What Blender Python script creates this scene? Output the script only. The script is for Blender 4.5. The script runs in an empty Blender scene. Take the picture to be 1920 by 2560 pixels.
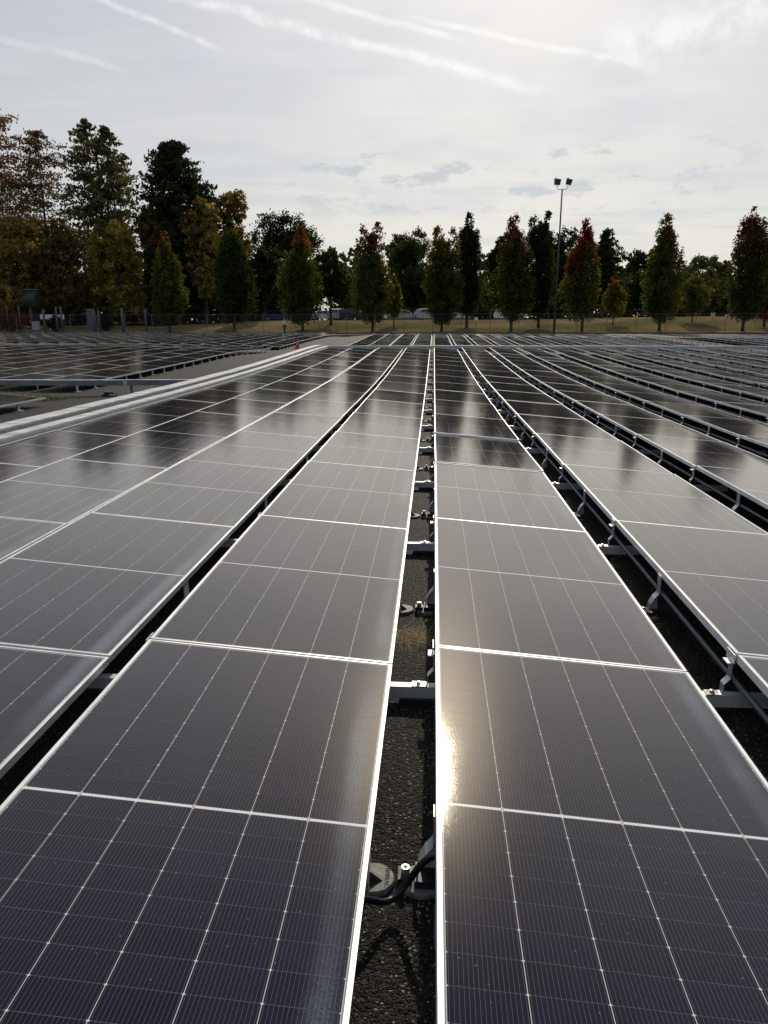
import bpy, bmesh, math, random
import numpy as np
from mathutils import Vector, Matrix, Euler

random.seed(7)
rng = np.random.default_rng(11)
R = math.radians
sc = bpy.context.scene
COL = sc.collection

# ------------------------------------------------------------------ camera
CAM_Z = 1.70
PITCH, YAW = R(14.057), R(3.608)
cam_d = bpy.data.cameras.new('camera')
cam = bpy.data.objects.new('camera', cam_d)
COL.objects.link(cam)
cam.location = (0, 0, CAM_Z)
cam.rotation_euler = (R(90) - PITCH, 0, YAW)
cam_d.sensor_fit = 'VERTICAL'
cam_d.sensor_height = 36.0
cam_d.lens = 36.0 * 1923 / 2560
cam_d.clip_start = 0.05
cam_d.clip_end = 3000
sc.camera = cam

# ------------------------------------------------------------------ light
SUN = Vector((0.0845, 0.836, 0.543)).normalized()
SUN_EL = math.asin(SUN.z)
SUN_AZ = math.atan2(SUN.x, SUN.y)          # clockwise from +Y
sun_d = bpy.data.lights.new('sun', 'SUN')
sun_d.energy = 2.4
sun_d.angle = R(0.7)
sun_d.color = (1.0, 0.90, 0.74)
sun = bpy.data.objects.new('sun', sun_d)
COL.objects.link(sun)
sun.rotation_euler = SUN.to_track_quat('Z', 'Y').to_euler()

sc.view_settings.view_transform = 'Standard'
sc.view_settings.look = 'None'
sc.view_settings.exposure = 0.0
sc.view_settings.gamma = 1.0
sc.view_settings.use_curve_mapping = False
sc.cycles.use_denoising = True
sc.cycles.max_bounces = 5
sc.cycles.diffuse_bounces = 2
sc.cycles.glossy_bounces = 3
sc.cycles.transmission_bounces = 3
sc.cycles.transparent_max_bounces = 16
sc.cycles.caustics_reflective = False
sc.cycles.caustics_refractive = False


# ------------------------------------------------------------------ node helper
class NT:
    def __init__(self, tree):
        self.t = tree
        self.n = tree.nodes
        self.l = tree.links

    def new(self, kind, **kw):
        n = self.n.new(kind)
        for k, v in kw.items():
            setattr(n, k, v)
        return n

    def put(self, sock, v):
        if hasattr(v, 'is_linked') or isinstance(v, bpy.types.NodeSocket):
            self.l.new(v, sock)
        elif v is not None:
            sock.default_value = v

    def m(self, op, a, b=None, c=None, clamp=False):
        n = self.new('ShaderNodeMath', operation=op, use_clamp=clamp)
        self.put(n.inputs[0], a)
        if b is not None:
            self.put(n.inputs[1], b)
        if c is not None:
            self.put(n.inputs[2], c)
        return n.outputs[0]

    def vm(self, op, a, b=None, scale=None):
        n = self.new('ShaderNodeVectorMath', operation=op)
        self.put(n.inputs[0], a)
        if b is not None:
            self.put(n.inputs[1], b)
        if scale is not None:
            self.put(n.inputs['Scale'], scale)
        return n.outputs['Value'] if op in ('DOT_PRODUCT', 'LENGTH', 'DISTANCE') else n.outputs['Vector']

    def mix(self, fac, a, b, kind='RGBA', blend='MIX'):
        n = self.new('ShaderNodeMix', data_type=kind)
        if kind == 'RGBA':
            n.blend_type = blend
            self.put(n.inputs['Factor'], fac) if False else self.put(n.inputs[0], fac)
            self.put(n.inputs[6], a)
            self.put(n.inputs[7], b)
            return n.outputs[2]
        self.put(n.inputs[0], fac)
        self.put(n.inputs[2], a)
        self.put(n.inputs[3], b)
        return n.outputs[0]

    def noise(self, vec, scale, detail=4.0, rough=0.55, dist=0.0):
        n = self.new('ShaderNodeTexNoise')
        if vec is not None:
            self.put(n.inputs['Vector'], vec)
        n.inputs['Scale'].default_value = scale
        n.inputs['Detail'].default_value = detail
        n.inputs['Roughness'].default_value = rough
        n.inputs['Distortion'].default_value = dist
        return n.outputs['Fac']

    def ramp(self, v, lo, hi, a=0.0, b=1.0, smooth=True):
        n = self.new('ShaderNodeMapRange')
        if smooth:
            n.interpolation_type = 'SMOOTHSTEP'
        self.put(n.inputs[0], v)
        n.inputs[1].default_value = lo
        n.inputs[2].default_value = hi
        n.inputs[3].default_value = a
        n.inputs[4].default_value = b
        return n.outputs[0]

    def comb(self, x, y, z):
        n = self.new('ShaderNodeCombineXYZ')
        self.put(n.inputs[0], x)
        self.put(n.inputs[1], y)
        self.put(n.inputs[2], z)
        return n.outputs[0]

    def sep(self, v):
        n = self.new('ShaderNodeSeparateXYZ')
        self.put(n.inputs[0], v)
        return n.outputs


# ------------------------------------------------------------------ projection (layout measuring only)
F_PX = 1923.0


def ray(x, y):
    r, u = x - 960.0, -(y - 1280.0)
    fh = F_PX * math.cos(PITCH) + u * math.sin(PITCH)
    up = -F_PX * math.sin(PITCH) + u * math.cos(PITCH)
    return Vector((r * math.cos(YAW) - fh * math.sin(YAW), r * math.sin(YAW) + fh * math.cos(YAW), up))


def at(x, y, Y):
    d = ray(x, y)
    return Vector((0, 0, CAM_Z)) + d * (Y / d.y)


def to_px(p):
    v = Vector(p) - Vector((0, 0, CAM_Z))
    right = v.x * math.cos(YAW) + v.y * math.sin(YAW)
    fh = -v.x * math.sin(YAW) + v.y * math.cos(YAW)
    fw = fh * math.cos(PITCH) - v.z * math.sin(PITCH)
    up = fh * math.sin(PITCH) + v.z * math.cos(PITCH)
    if fw <= 0.05:
        return None
    return 960 + F_PX * right / fw, 1280 - F_PX * up / fw


# ------------------------------------------------------------------ sky
world = bpy.data.worlds.new('World')
sc.world = world
world.use_nodes = True
wt = NT(world.node_tree)
world.node_tree.nodes.clear()
w_out = wt.new('ShaderNodeOutputWorld')
w_bg = wt.new('ShaderNodeBackground')
sky = wt.new('ShaderNodeTexSky', sky_type='NISHITA')
sky.sun_disc = False
sky.sun_elevation = SUN_EL
sky.sun_rotation = SUN_AZ
sky.altitude = 50
sky.air_density = 1.0
sky.dust_density = 1.5
sky.ozone_density = 1.0
SKY_S = 0.08
tc = wt.new('ShaderNodeTexCoord')
wdir = wt.vm('NORMALIZE', tc.outputs['Generated'])
dx, dy, dz = wt.sep(wdir)
sund = wt.vm('DOT_PRODUCT', wdir, tuple(SUN))
# thin cirrostratus veil: bright towards the sun, blue-grey away from it
glow = wt.ramp(sund, 0.28, 0.96)
veil = wt.mix(glow, (0.33, 0.38, 0.47, 1), (0.575, 0.598, 0.640, 1))
glow2 = wt.ramp(sund, 0.88, 0.998)
veil = wt.mix(wt.m('MULTIPLY', glow2, 0.5), veil, (0.95, 0.93, 0.88, 1))
# warm air low over the horizon on the sun's side
zc = wt.m('MAXIMUM', dz, 0.0)
low = wt.m('MULTIPLY', wt.ramp(zc, 0.04, 0.42, 1.0, 0.0), wt.ramp(sund, 0.35, 0.95))
veil = wt.mix(wt.m('MULTIPLY', low, 0.75), veil, (0.785, 0.765, 0.700, 1))
# cloud plane coordinates
inv = wt.m('DIVIDE', 1.0, wt.m('ADD', zc, 0.06))
cp = wt.comb(wt.m('MULTIPLY', dx, inv), wt.m('MULTIPLY', dy, inv), 0.0)
rot = wt.new('ShaderNodeMapping')
wt.put(rot.inputs['Vector'], cp)
rot.inputs['Rotation'].default_value = (0, 0, R(24))
rot.inputs['Scale'].default_value = (0.7, 2.6, 1.0)
n1 = wt.noise(rot.outputs[0], 1.6, 5.0, 0.62, 0.0)
n2 = wt.noise(cp, 1.1, 3.0, 0.6, 0.0)
cir = wt.m('MULTIPLY', wt.ramp(n1, 0.44, 0.74), wt.ramp(zc, 0.10, 0.42, 0.15, 1.0))
veil = wt.mix(wt.m('MULTIPLY', cir, 0.42), veil, (0.86, 0.87, 0.88, 1))
# thinner, bluer openings
veil = wt.mix(wt.m('MULTIPLY', wt.ramp(n2, 0.56, 0.34), 0.5), veil, (0.52, 0.56, 0.64, 1))
# contrails: straight bands on great circles through two sky points
cn = wt.noise(wdir, 11.0, 3.0, 0.6)
coff = wt.m('SUBTRACT', cn, 0.5)
ctex = wt.ramp(wt.noise(wdir, 38.0, 3.0, 0.65), 0.30, 0.62, 0.25, 1.0)


def contrail(veil, p0, p1, width, amt):
    a, b = ray(*p0).normalized(), ray(*p1).normalized()
    n = a.cross(b).normalized()
    mid = ((a + b) / 2).normalized()
    along = (b - a).normalized()
    d = wt.m('ABSOLUTE', wt.m('MULTIPLY_ADD', coff, width * 2.6, wt.vm('DOT_PRODUCT', wdir, tuple(n))))
    band = wt.ramp(d, width, width * 0.05)
    s = wt.vm('DOT_PRODUCT', wt.vm('SUBTRACT', wdir, tuple(mid)), tuple(along))
    half = (b - a).length / 2
    ends = wt.ramp(wt.m('ABSOLUTE', s), half * 1.15, half * 0.55)
    f = wt.m('MULTIPLY', wt.m('MULTIPLY', band, ends), wt.m('MULTIPLY', ctex, amt))
    return wt.mix(f, veil, (0.93, 0.935, 0.93, 1))


veil = contrail(veil, (250, -60), (1380, 232), 0.009, 0.85)
veil = contrail(veil, (160, -40), (560, 128), 0.005, 0.7)
veil = contrail(veil, (740, -10), (1160, 104), 0.0055, 0.7)
veil = contrail(veil, (1000, 40), (1640, 172), 0.005, 0.7)
veil = contrail(veil, (-200, 40), (330, 180), 0.006, 0.4)
veil = contrail(veil, (1480, 150), (2150, -60), 0.034, 0.8)
# small grey-blue cumulus scraps in a low bank
el = wt.m('ARCSINE', dz)
az = wt.m('ARCTAN2', dx, dy)
n3 = wt.noise(wt.comb(wt.m('MULTIPLY', az, 16.0), wt.m('MULTIPLY', el, 44.0), 3.7), 1.15, 4.0, 0.6)
bank = wt.m('MULTIPLY', wt.ramp(el, R(6.0), R(8.5)), wt.ramp(el, R(12.3), R(10.5)))
scr = wt.m('MULTIPLY', wt.ramp(n3, 0.54, 0.66), bank)
scr = wt.m('MULTIPLY', scr, wt.m('MULTIPLY', wt.ramp(az, R(-16), R(-4)), wt.ramp(az, R(24), R(14))))
veil = wt.mix(wt.m('MULTIPLY', scr, 0.8), veil, (0.40, 0.455, 0.52, 1))
n4 = wt.noise(wt.comb(wt.m('MULTIPLY', az, 5.0), wt.m('MULTIPLY', el, 70.0), 9.2), 0.9, 3.0, 0.55)
bars = wt.m('MULTIPLY', wt.ramp(n4, 0.50, 0.66), wt.m('MULTIPLY', wt.ramp(el, R(2), R(5)), wt.ramp(el, R(11), R(7))))
veil = wt.mix(wt.m('MULTIPLY', bars, 0.5), veil, (0.46, 0.53, 0.61, 1))
# veil radiance is given directly, so divide by the background strength
veil = wt.vm('SCALE', veil, scale=1.0 / SKY_S)
skyc = wt.mix(0.80, sky.outputs['Color'], veil)
wt.put(w_bg.inputs['Color'], skyc)
w_bg.inputs['Strength'].default_value = SKY_S
wt.l.new(w_bg.outputs[0], w_out.inputs['Surface'])


# ------------------------------------------------------------------ materials
def material(name):
    m = bpy.data.materials.new(name)
    m.use_nodes = True
    t = NT(m.node_tree)
    m.node_tree.nodes.clear()
    out = t.new('ShaderNodeOutputMaterial')
    b = t.new('ShaderNodeBsdfPrincipled')
    t.l.new(b.outputs[0], out.inputs['Surface'])
    return m, t, b, out


def simple(name, col, rough=0.6, metal=0.0, var=0.15, scale=8.0, bump=0.0, spec=0.5):
    m, t, b, out = material(name)
    geo = t.new('ShaderNodeNewGeometry')
    n = t.noise(geo.outputs['Position'], scale, 4.0)
    c0 = tuple(c * (1 - var) for c in col) + (1,)
    c1 = tuple(min(1, c * (1 + var)) for c in col) + (1,)
    t.put(b.inputs['Base Color'], t.mix(t.ramp(n, 0.3, 0.7), c0, c1))
    t.put(b.inputs['Roughness'], t.ramp(n, 0.3, 0.7, max(0.02, rough - 0.07), min(1, rough + 0.07)))
    b.inputs['Metallic'].default_value = metal
    b.inputs['Specular IOR Level'].default_value = spec
    if bump:
        bp = t.new('ShaderNodeBump')
        bp.inputs['Strength'].default_value = bump
        bp.inputs['Distance'].default_value = 0.01
        t.put(bp.inputs['Height'], n)
        t.l.new(bp.outputs[0], b.inputs['Normal'])
    return m


M = {}
M['alu'] = simple('anodised_aluminium', (0.74, 0.74, 0.73), 0.50, 0.45, 0.06, 6.0)
M['galv'] = simple('galvanised_steel', (0.50, 0.515, 0.53), 0.5, 0.7, 0.14, 9.0)
M['tray'] = simple('galvanised_tray', (0.42, 0.43, 0.44), 0.55, 0.45, 0.12, 5.0)
M['lid'] = simple('galvanised_lid', (0.56, 0.55, 0.52), 0.6, 0.2, 0.22, 3.0)
M['trayd'] = simple('dull_tray_steel', (0.17, 0.175, 0.18), 0.7, 0.2, 0.2, 5.0)
M['tube'] = simple('dark_conduit', (0.09, 0.10, 0.11), 0.45, 0.4, 0.2, 14.0)
M['dark'] = simple('black_plastic', (0.014, 0.014, 0.015), 0.5, 0.0, 0.3, 20.0)
M['puck'] = simple('weathered_grey_plastic', (0.17, 0.165, 0.15), 0.6, 0.0, 0.3, 40.0, 0.2)
M['cable'] = simple('black_rubber', (0.010, 0.010, 0.011), 0.38, 0.0, 0.3, 30.0, 0.2)
M['steel'] = simple('bright_steel', (0.72, 0.72, 0.70), 0.32, 0.9, 0.1, 20.0)
M['letter'] = simple('raised_grey_letter', (0.10, 0.098, 0.09), 0.6, 0.0, 0.2, 40.0)
M['post'] = simple('fence_galvanised', (0.16, 0.16, 0.155), 0.7, 0.2, 0.2, 6.0)
M['paleposts'] = simple('dull_zinc_post', (0.11, 0.115, 0.12), 0.75, 0.0, 0.15, 4.0)
M['pole'] = simple('weathered_brown_pole', (0.09, 0.06, 0.05), 0.7, 0.0, 0.3, 6.0)
M['flood'] = simple('dark_green_lamp_housing', (0.03, 0.04, 0.03), 0.5, 0.2, 0.2, 6.0)
M['bark'] = simple('bark', (0.055, 0.045, 0.038), 0.9, 0.0, 0.4, 5.0, 0.4)
M['white'] = simple('white_paint', (0.75, 0.75, 0.74), 0.5, 0.0, 0.06, 4.0)
M['grey'] = simple('grey_enamel', (0.28, 0.30, 0.31), 0.5, 0.0, 0.08, 4.0)
M['tank'] = simple('dark_tank_paint', (0.035, 0.04, 0.042), 0.6, 0.0, 0.25, 1.5)
M['orange'] = simple('orange_plastic', (0.55, 0.13, 0.03), 0.5, 0.0, 0.1, 9.0)
M['glass'] = simple('car_glass', (0.012, 0.014, 0.016), 0.06, 0.0, 0.1, 3.0)
M['tyre'] = simple('tyre_rubber', (0.012, 0.012, 0.012), 0.8, 0.0, 0.2, 9.0)
M['lamp'] = simple('lamp_lens', (0.55, 0.55, 0.53), 0.15, 0.0, 0.1, 9.0)
M['redlamp'] = simple('red_lens', (0.35, 0.02, 0.02), 0.2, 0.0, 0.1, 9.0)
M['vest'] = simple('hi_vis_yellow', (0.75, 0.85, 0.05), 0.7, 0.0, 0.1, 12.0)
M['reflect'] = simple('reflective_tape', (0.7, 0.7, 0.7), 0.4, 0.2, 0.05, 9.0)
M['shirt'] = simple('pale_grey_shirt', (0.50, 0.52, 0.55), 0.8, 0.0, 0.1, 12.0)
M['trousers'] = simple('dark_trousers', (0.03, 0.035, 0.05), 0.85, 0.0, 0.2, 12.0)
M['skin'] = simple('skin', (0.38, 0.22, 0.15), 0.55, 0.0, 0.1, 12.0)
M['hair'] = simple('brown_cap', (0.10, 0.06, 0.04), 0.8, 0.0, 0.2, 30.0)
M['straw'] = simple('dry_straw', (0.34, 0.24, 0.11), 0.85, 0.0, 0.35, 14.0)
M['weed'] = simple('dusty_weed', (0.13, 0.12, 0.05), 0.85, 0.0, 0.5, 6.0)
M['red'] = simple('wine_red_paint', (0.2, 0.02, 0.03), 0.5, 0.0, 0.2, 6.0)
M['concrete'] = simple('concrete', (0.30, 0.29, 0.27), 0.85, 0.0, 0.2, 3.0, 0.2)

# module dimensions in metres
PW, PL, PT = 1.112, 2.284, 0.035
SEAM = 2.298
LIP = 0.014
MU, MV, MID = 0.019, 0.022, 0.0085
CU = (PW - 2 * MU) / 6
HALF = PL / 2 - MV - MID
CV = HALF / 12


def panel_material():
    m, t, b, out = material('solar_glass')
    uv = t.new('ShaderNodeUVMap')
    uv.uv_map = 'uv'
    u, v, _ = t.sep(uv.outputs[0])
    geo = t.new('ShaderNodeNewGeometry')
    pos = geo.outputs['Position']
    fu = t.m('MODULO', t.m('ADD', t.m('SUBTRACT', u, MU), CU), CU)
    col_gap = t.m('LESS_THAN', t.m('MINIMUM', fu, t.m('SUBTRACT', CU, fu)), 0.0011)
    fw = t.m('MODULO', fu, CU / 16)
    wire = t.m('LESS_THAN', t.m('ABSOLUTE', t.m('SUBTRACT', fw, CU / 32)), 0.00036)
    vv = t.m('SUBTRACT', t.m('ABSOLUTE', t.m('SUBTRACT', v, PL / 2)), MID)
    fr = t.m('MODULO', t.m('ADD', vv, CV * 4), CV)
    row_gap = t.m('LESS_THAN', t.m('MINIMUM', fr, t.m('SUBTRACT', CV, fr)), 0.0008)
    mid = t.m('LESS_THAN', vv, -0.0025)
    margin = t.m('MAXIMUM', t.m('GREATER_THAN', vv, HALF + 0.001),
                 t.m('MAXIMUM', t.m('LESS_THAN', u, MU - 0.001), t.m('GREATER_THAN', u, PW - MU + 0.001)))
    # string breaks in the middle strip
    brk = t.m('LESS_THAN', t.m('MINIMUM', t.m('MODULO', t.m('ADD', t.m('SUBTRACT', u, MU), CU), CU * 2),
                               t.m('SUBTRACT', CU * 2, t.m('MODULO', t.m('ADD', t.m('SUBTRACT', u, MU), CU), CU * 2))), 0.004)
    info = t.new('ShaderNodeObjectInfo')
    nz = t.noise(pos, 1.3, 3.0)
    cell = t.mix(t.ramp(nz, 0.3, 0.7), (0.0075, 0.0068, 0.0205, 1), (0.0105, 0.0085, 0.0230, 1))
    cell = t.vm('SCALE', cell, scale=t.m('MULTIPLY_ADD', info.outputs['Random'], 0.45, 0.78))
    c = t.mix(wire, cell, (0.15, 0.145, 0.15, 1))
    c = t.mix(t.m('MULTIPLY', row_gap, 0.5), c, (0.30, 0.30, 0.33, 1))
    c = t.mix(col_gap, c, (0.62, 0.61, 0.57, 1))
    diamond = t.m('LESS_THAN', t.m('ADD', t.m('MINIMUM', fu, t.m('SUBTRACT', CU, fu)), t.m('MINIMUM', fr, t.m('SUBTRACT', CV, fr))), 0.0046)
    c = t.mix(diamond, c, (0.62, 0.61, 0.58, 1))
    c = t.mix(margin, c, (0.30, 0.30, 0.31, 1))
    c = t.mix(mid, c, (0.80, 0.79, 0.76, 1))
    c = t.mix(t.m('MULTIPLY', mid, brk), c, (0.45, 0.42, 0.42, 1))
    # dried dust: film, specks, and the tide mark along the low edge
    stv = t.new('ShaderNodeMapping')
    t.put(stv.inputs['Vector'], pos)
    stv.inputs['Scale'].default_value = (1.0, 0.30, 1.0)
    edge_n = t.noise(stv.outputs[0], 3.4, 3.0, 0.5)
    edge_in = t.m('ADD', u, t.m('MULTIPLY', t.m('SUBTRACT', edge_n, 0.5), 0.10))
    tide = t.ramp(edge_in, PW - 0.125, PW - 0.07)
    fade = t.ramp(edge_in, PW - 0.01, PW - 0.06)
    tide = t.m('MULTIPLY', tide, t.m('ADD', t.m('MULTIPLY', fade, 0.8), 0.2))
    tide = t.m('MULTIPLY', tide, t.ramp(t.noise(pos, 0.7, 3.0), 0.40, 0.60, 0.15, 1.0))
    fine = t.ramp(t.noise(pos, 130.0, 2.0, 0.7), 0.35, 0.7, 0.45, 1.0)
    tide = t.m('MULTIPLY', tide, fine)
    vor = t.new('ShaderNodeTexVoronoi')
    t.put(vor.inputs['Vector'], pos)
    vor.inputs['Scale'].default_value = 34.0
    speck = t.m('MULTIPLY', t.m('LESS_THAN', vor.outputs['Distance'], 0.065),
                t.m('GREATER_THAN', t.sep(vor.outputs['Color'])[0], 0.62))
    film = t.ramp(t.noise(pos, 2.2, 5.0, 0.65), 0.35, 0.75, 0.001, 0.008)
    dust = t.m('MAXIMUM', t.m('ADD', t.m('MULTIPLY', tide, 0.42), film), t.m('MULTIPLY', speck, 0.45))
    c = t.mix(dust, c, (0.36, 0.42, 0.50, 1))
    m.node_tree.nodes.remove(b)
    b = t.new('ShaderNodeBsdfDiffuse')
    t.put(b.inputs['Color'], c)
    gl = t.new('ShaderNodeBsdfAnisotropic', distribution='BECKMANN')
    gl.inputs['Color'].default_value = (1.0, 0.95, 0.875, 1)
    rough = t.ramp(nz, 0.3, 0.7, 0.108, 0.130)
    rough = t.m('ADD', rough, t.m('MULTIPLY', tide, 0.012))
    grit = t.noise(pos, 420.0, 1.0, 0.5)
    rough = t.m('ADD', rough, t.ramp(grit, 0.25, 0.75, -0.022, 0.030))
    t.put(gl.inputs['Roughness'], rough)
    # anti-reflective glass: about 1 % head-on, rising steeply towards grazing
    lw = t.new('ShaderNodeLayerWeight')
    lw.inputs['Blend'].default_value = 0.5
    fres = t.m('MULTIPLY_ADD', t.m('POWER', lw.outputs['Facing'], 3.45), 0.99, 0.006)
    gl2 = t.new('ShaderNodeBsdfAnisotropic', distribution='BECKMANN')      # faint scatter from the dust film
    gl2.inputs['Color'].default_value = (1.0, 0.90, 0.74, 1)
    gl2.inputs['Roughness'].default_value = 0.25
    mg = t.new('ShaderNodeMixShader')
    mg.inputs[0].default_value = 0.065
    t.l.new(gl.outputs[0], mg.inputs[1])
    t.l.new(gl2.outputs[0], mg.inputs[2])
    mxs = t.new('ShaderNodeMixShader')
    t.l.new(fres, mxs.inputs[0])
    t.l.new(b.outputs[0], mxs.inputs[1])
    t.l.new(mg.outputs[0], mxs.inputs[2])
    t.l.new(mxs.outputs[0], out.inputs['Surface'])
    # slight waviness of the tempered glass
    bp = t.new('ShaderNodeBump')
    bp.inputs['Strength'].default_value = 0.5
    bp.inputs['Distance'].default_value = 0.0008
    t.put(bp.inputs['Height'], t.noise(pos, 2.6, 2.0, 0.5))
    t.l.new(bp.outputs[0], gl.inputs['Normal'])
    return m


M['panel'] = panel_material()
M['back'] = simple('panel_back', (0.05, 0.05, 0.055), 0.5, 0.0, 0.1, 2.0)


def asphalt_material():
    m, t, b, out = material('asphalt')
    geo = t.new('ShaderNodeNewGeometry')
    pos = geo.outputs['Position']
    v = t.new('ShaderNodeTexVoronoi')
    t.put(v.inputs['Vector'], pos)
    v.inputs['Scale'].default_value = 150.0
    v2 = t.new('ShaderNodeTexVoronoi')
    t.put(v2.inputs['Vector'], pos)
    v2.inputs['Scale'].default_value = 62.0
    big = t.noise(pos, 0.35, 5.0, 0.6)
    midn = t.noise(pos, 2.4, 5.0, 0.6)
    c = t.mix(t.ramp(midn, 0.3, 0.7), (0.011, 0.0095, 0.008, 1), (0.024, 0.021, 0.018, 1))
    c = t.mix(t.m('MULTIPLY', t.ramp(big, 0.45, 0.7), 0.6), c, (0.032, 0.028, 0.025, 1))
    r0 = t.sep(v.outputs['Color'])[0]
    c = t.mix(t.m('MULTIPLY', t.m('GREATER_THAN', r0, 0.80), 0.7), c, (0.075, 0.064, 0.052, 1))
    c = t.mix(t.m('MULTIPLY', t.m('GREATER_THAN', r0, 0.965), 0.9), c, (0.33, 0.30, 0.26, 1))
    t.put(b.inputs['Base Color'], c)
    b.inputs['Roughness'].default_value = 0.62
    b.inputs['Specular IOR Level'].default_value = 0.15
    bp = t.new('ShaderNodeBump')
    bp.inputs['Strength'].default_value = 0.9
    bp.inputs['Distance'].default_value = 0.012
    h = t.m('ADD', t.m('SUBTRACT', 1.0, v.outputs['Distance']), t.m('MULTIPLY', t.m('SUBTRACT', 1.0, v2.outputs['Distance']), 1.2))
    t.put(bp.inputs['Height'], h)
    t.l.new(bp.outputs[0], b.inputs['Normal'])
    return m


M['asphalt'] = asphalt_material()


def lawn_material():
    m, t, b, out = material('dry_lawn')
    geo = t.new('ShaderNodeNewGeometry')
    pos = geo.outputs['Position']
    n = t.noise(pos, 0.13, 5.0, 0.6)
    n2 = t.noise(pos, 1.6, 5.0, 0.7)
    st = t.new('ShaderNodeMapping')
    t.put(st.inputs['Vector'], pos)
    st.inputs['Scale'].default_value = (0.12, 0.9, 0.9)
    n3 = t.noise(st.outputs[0], 1.0, 4.0, 0.6)
    c = t.mix(t.ramp(n, 0.35, 0.62), (0.24, 0.182, 0.092, 1), (0.125, 0.112, 0.050, 1))
    c = t.mix(t.m('MULTIPLY', t.ramp(n2, 0.4, 0.7), 0.5), c, (0.24, 0.175, 0.085, 1))
    c = t.mix(t.m('MULTIPLY', t.ramp(n3, 0.45, 0.7), 0.45), c, (0.050, 0.042, 0.022, 1))
    t.put(b.inputs['Base Color'], c)
    b.inputs['Roughness'].default_value = 0.95
    b.inputs['Specular IOR Level'].default_value = 0.0
    bp = t.new('ShaderNodeBump')
    bp.inputs['Strength'].default_value = 0.8
    bp.inputs['Distance'].default_value = 0.15
    t.put(bp.inputs['Height'], t.noise(pos, 5.0, 5.0, 0.7))
    t.l.new(bp.outputs[0], b.inputs['Normal'])
    return m


M['lawn'] = lawn_material()
M['verge'] = simple('dark_dirt_verge', (0.026, 0.021, 0.016), 0.95, 0.0, 0.5, 1.2, 0.4, 0.0)


def leaf_material(name, transl=0.45):
    m = bpy.data.materials.new(name)
    m.use_nodes = True
    t = NT(m.node_tree)
    m.node_tree.nodes.clear()
    out = t.new('ShaderNodeOutputMaterial')
    at_ = t.new('ShaderNodeAttribute')
    at_.attribute_name = 'leaf'
    d = t.new('ShaderNodeBsdfDiffuse')
    tr = t.new('ShaderNodeBsdfTranslucent')
    t.l.new(at_.outputs['Color'], d.inputs['Color'])
    t.put(tr.inputs['Color'], t.mix(1.0, at_.outputs['Color'], (1.5, 1.35, 0.8, 1), blend='MULTIPLY'))
    mx = t.new('ShaderNodeMixShader')
    mx.inputs[0].default_value = transl
    t.l.new(d.outputs[0], mx.inputs[1])
    t.l.new(tr.outputs[0], mx.inputs[2])
    t.l.new(mx.outputs[0], out.inputs['Surface'])
    return m


M['leaf'] = leaf_material('leaves', 0.46)
M['needle'] = leaf_material('needles', 0.30)


def mesh_fence_material():
    m = bpy.data.materials.new('chain_link')
    m.use_nodes = True
    t = NT(m.node_tree)
    m.node_tree.nodes.clear()
    out = t.new('ShaderNodeOutputMaterial')
    geo = t.new('ShaderNodeNewGeometry')
    x, y, z = t.sep(geo.outputs['Position'])
    k = 1 / 0.09
    a = t.m('FRACT', t.m('MULTIPLY', t.m('ADD', x, z), k))
    c = t.m('FRACT', t.m('MULTIPLY', t.m('ADD', t.m('SUBTRACT', x, z), 500.0), k))
    wire = t.m('MAXIMUM', t.m('LESS_THAN', a, 0.022), t.m('LESS_THAN', c, 0.022))
    b = t.new('ShaderNodeBsdfPrincipled')
    b.inputs['Base Color'].default_value = (0.20, 0.20, 0.195, 1)
    b.inputs['Roughness'].default_value = 0.6
    b.inputs['Metallic'].default_value = 0.4
    tr = t.new('ShaderNodeBsdfTransparent')
    mx = t.new('ShaderNodeMixShader')
    t.l.new(wire, mx.inputs[0])
    t.l.new(tr.outputs[0], mx.inputs[1])
    t.l.new(b.outputs[0], mx.inputs[2])
    t.l.new(mx.outputs[0], out.inputs['Surface'])
    return m


M['chain'] = mesh_fence_material()


# ------------------------------------------------------------------ object helpers
def link(o):
    COL.objects.link(o)
    return o


def empty(name, loc=(0, 0, 0), rz=0.0):
    o = bpy.data.objects.new(name, None)
    o.empty_display_size = 0.1
    o.location = loc
    o.rotation_euler = (0, 0, rz)
    return link(o)


def tag(o, label=None, cat=None, group=None, kind=None):
    if label:
        o['label'] = label
    if cat:
        o['category'] = cat
    if group:
        o['group'] = group
    if kind:
        o['kind'] = kind
    return o


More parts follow.
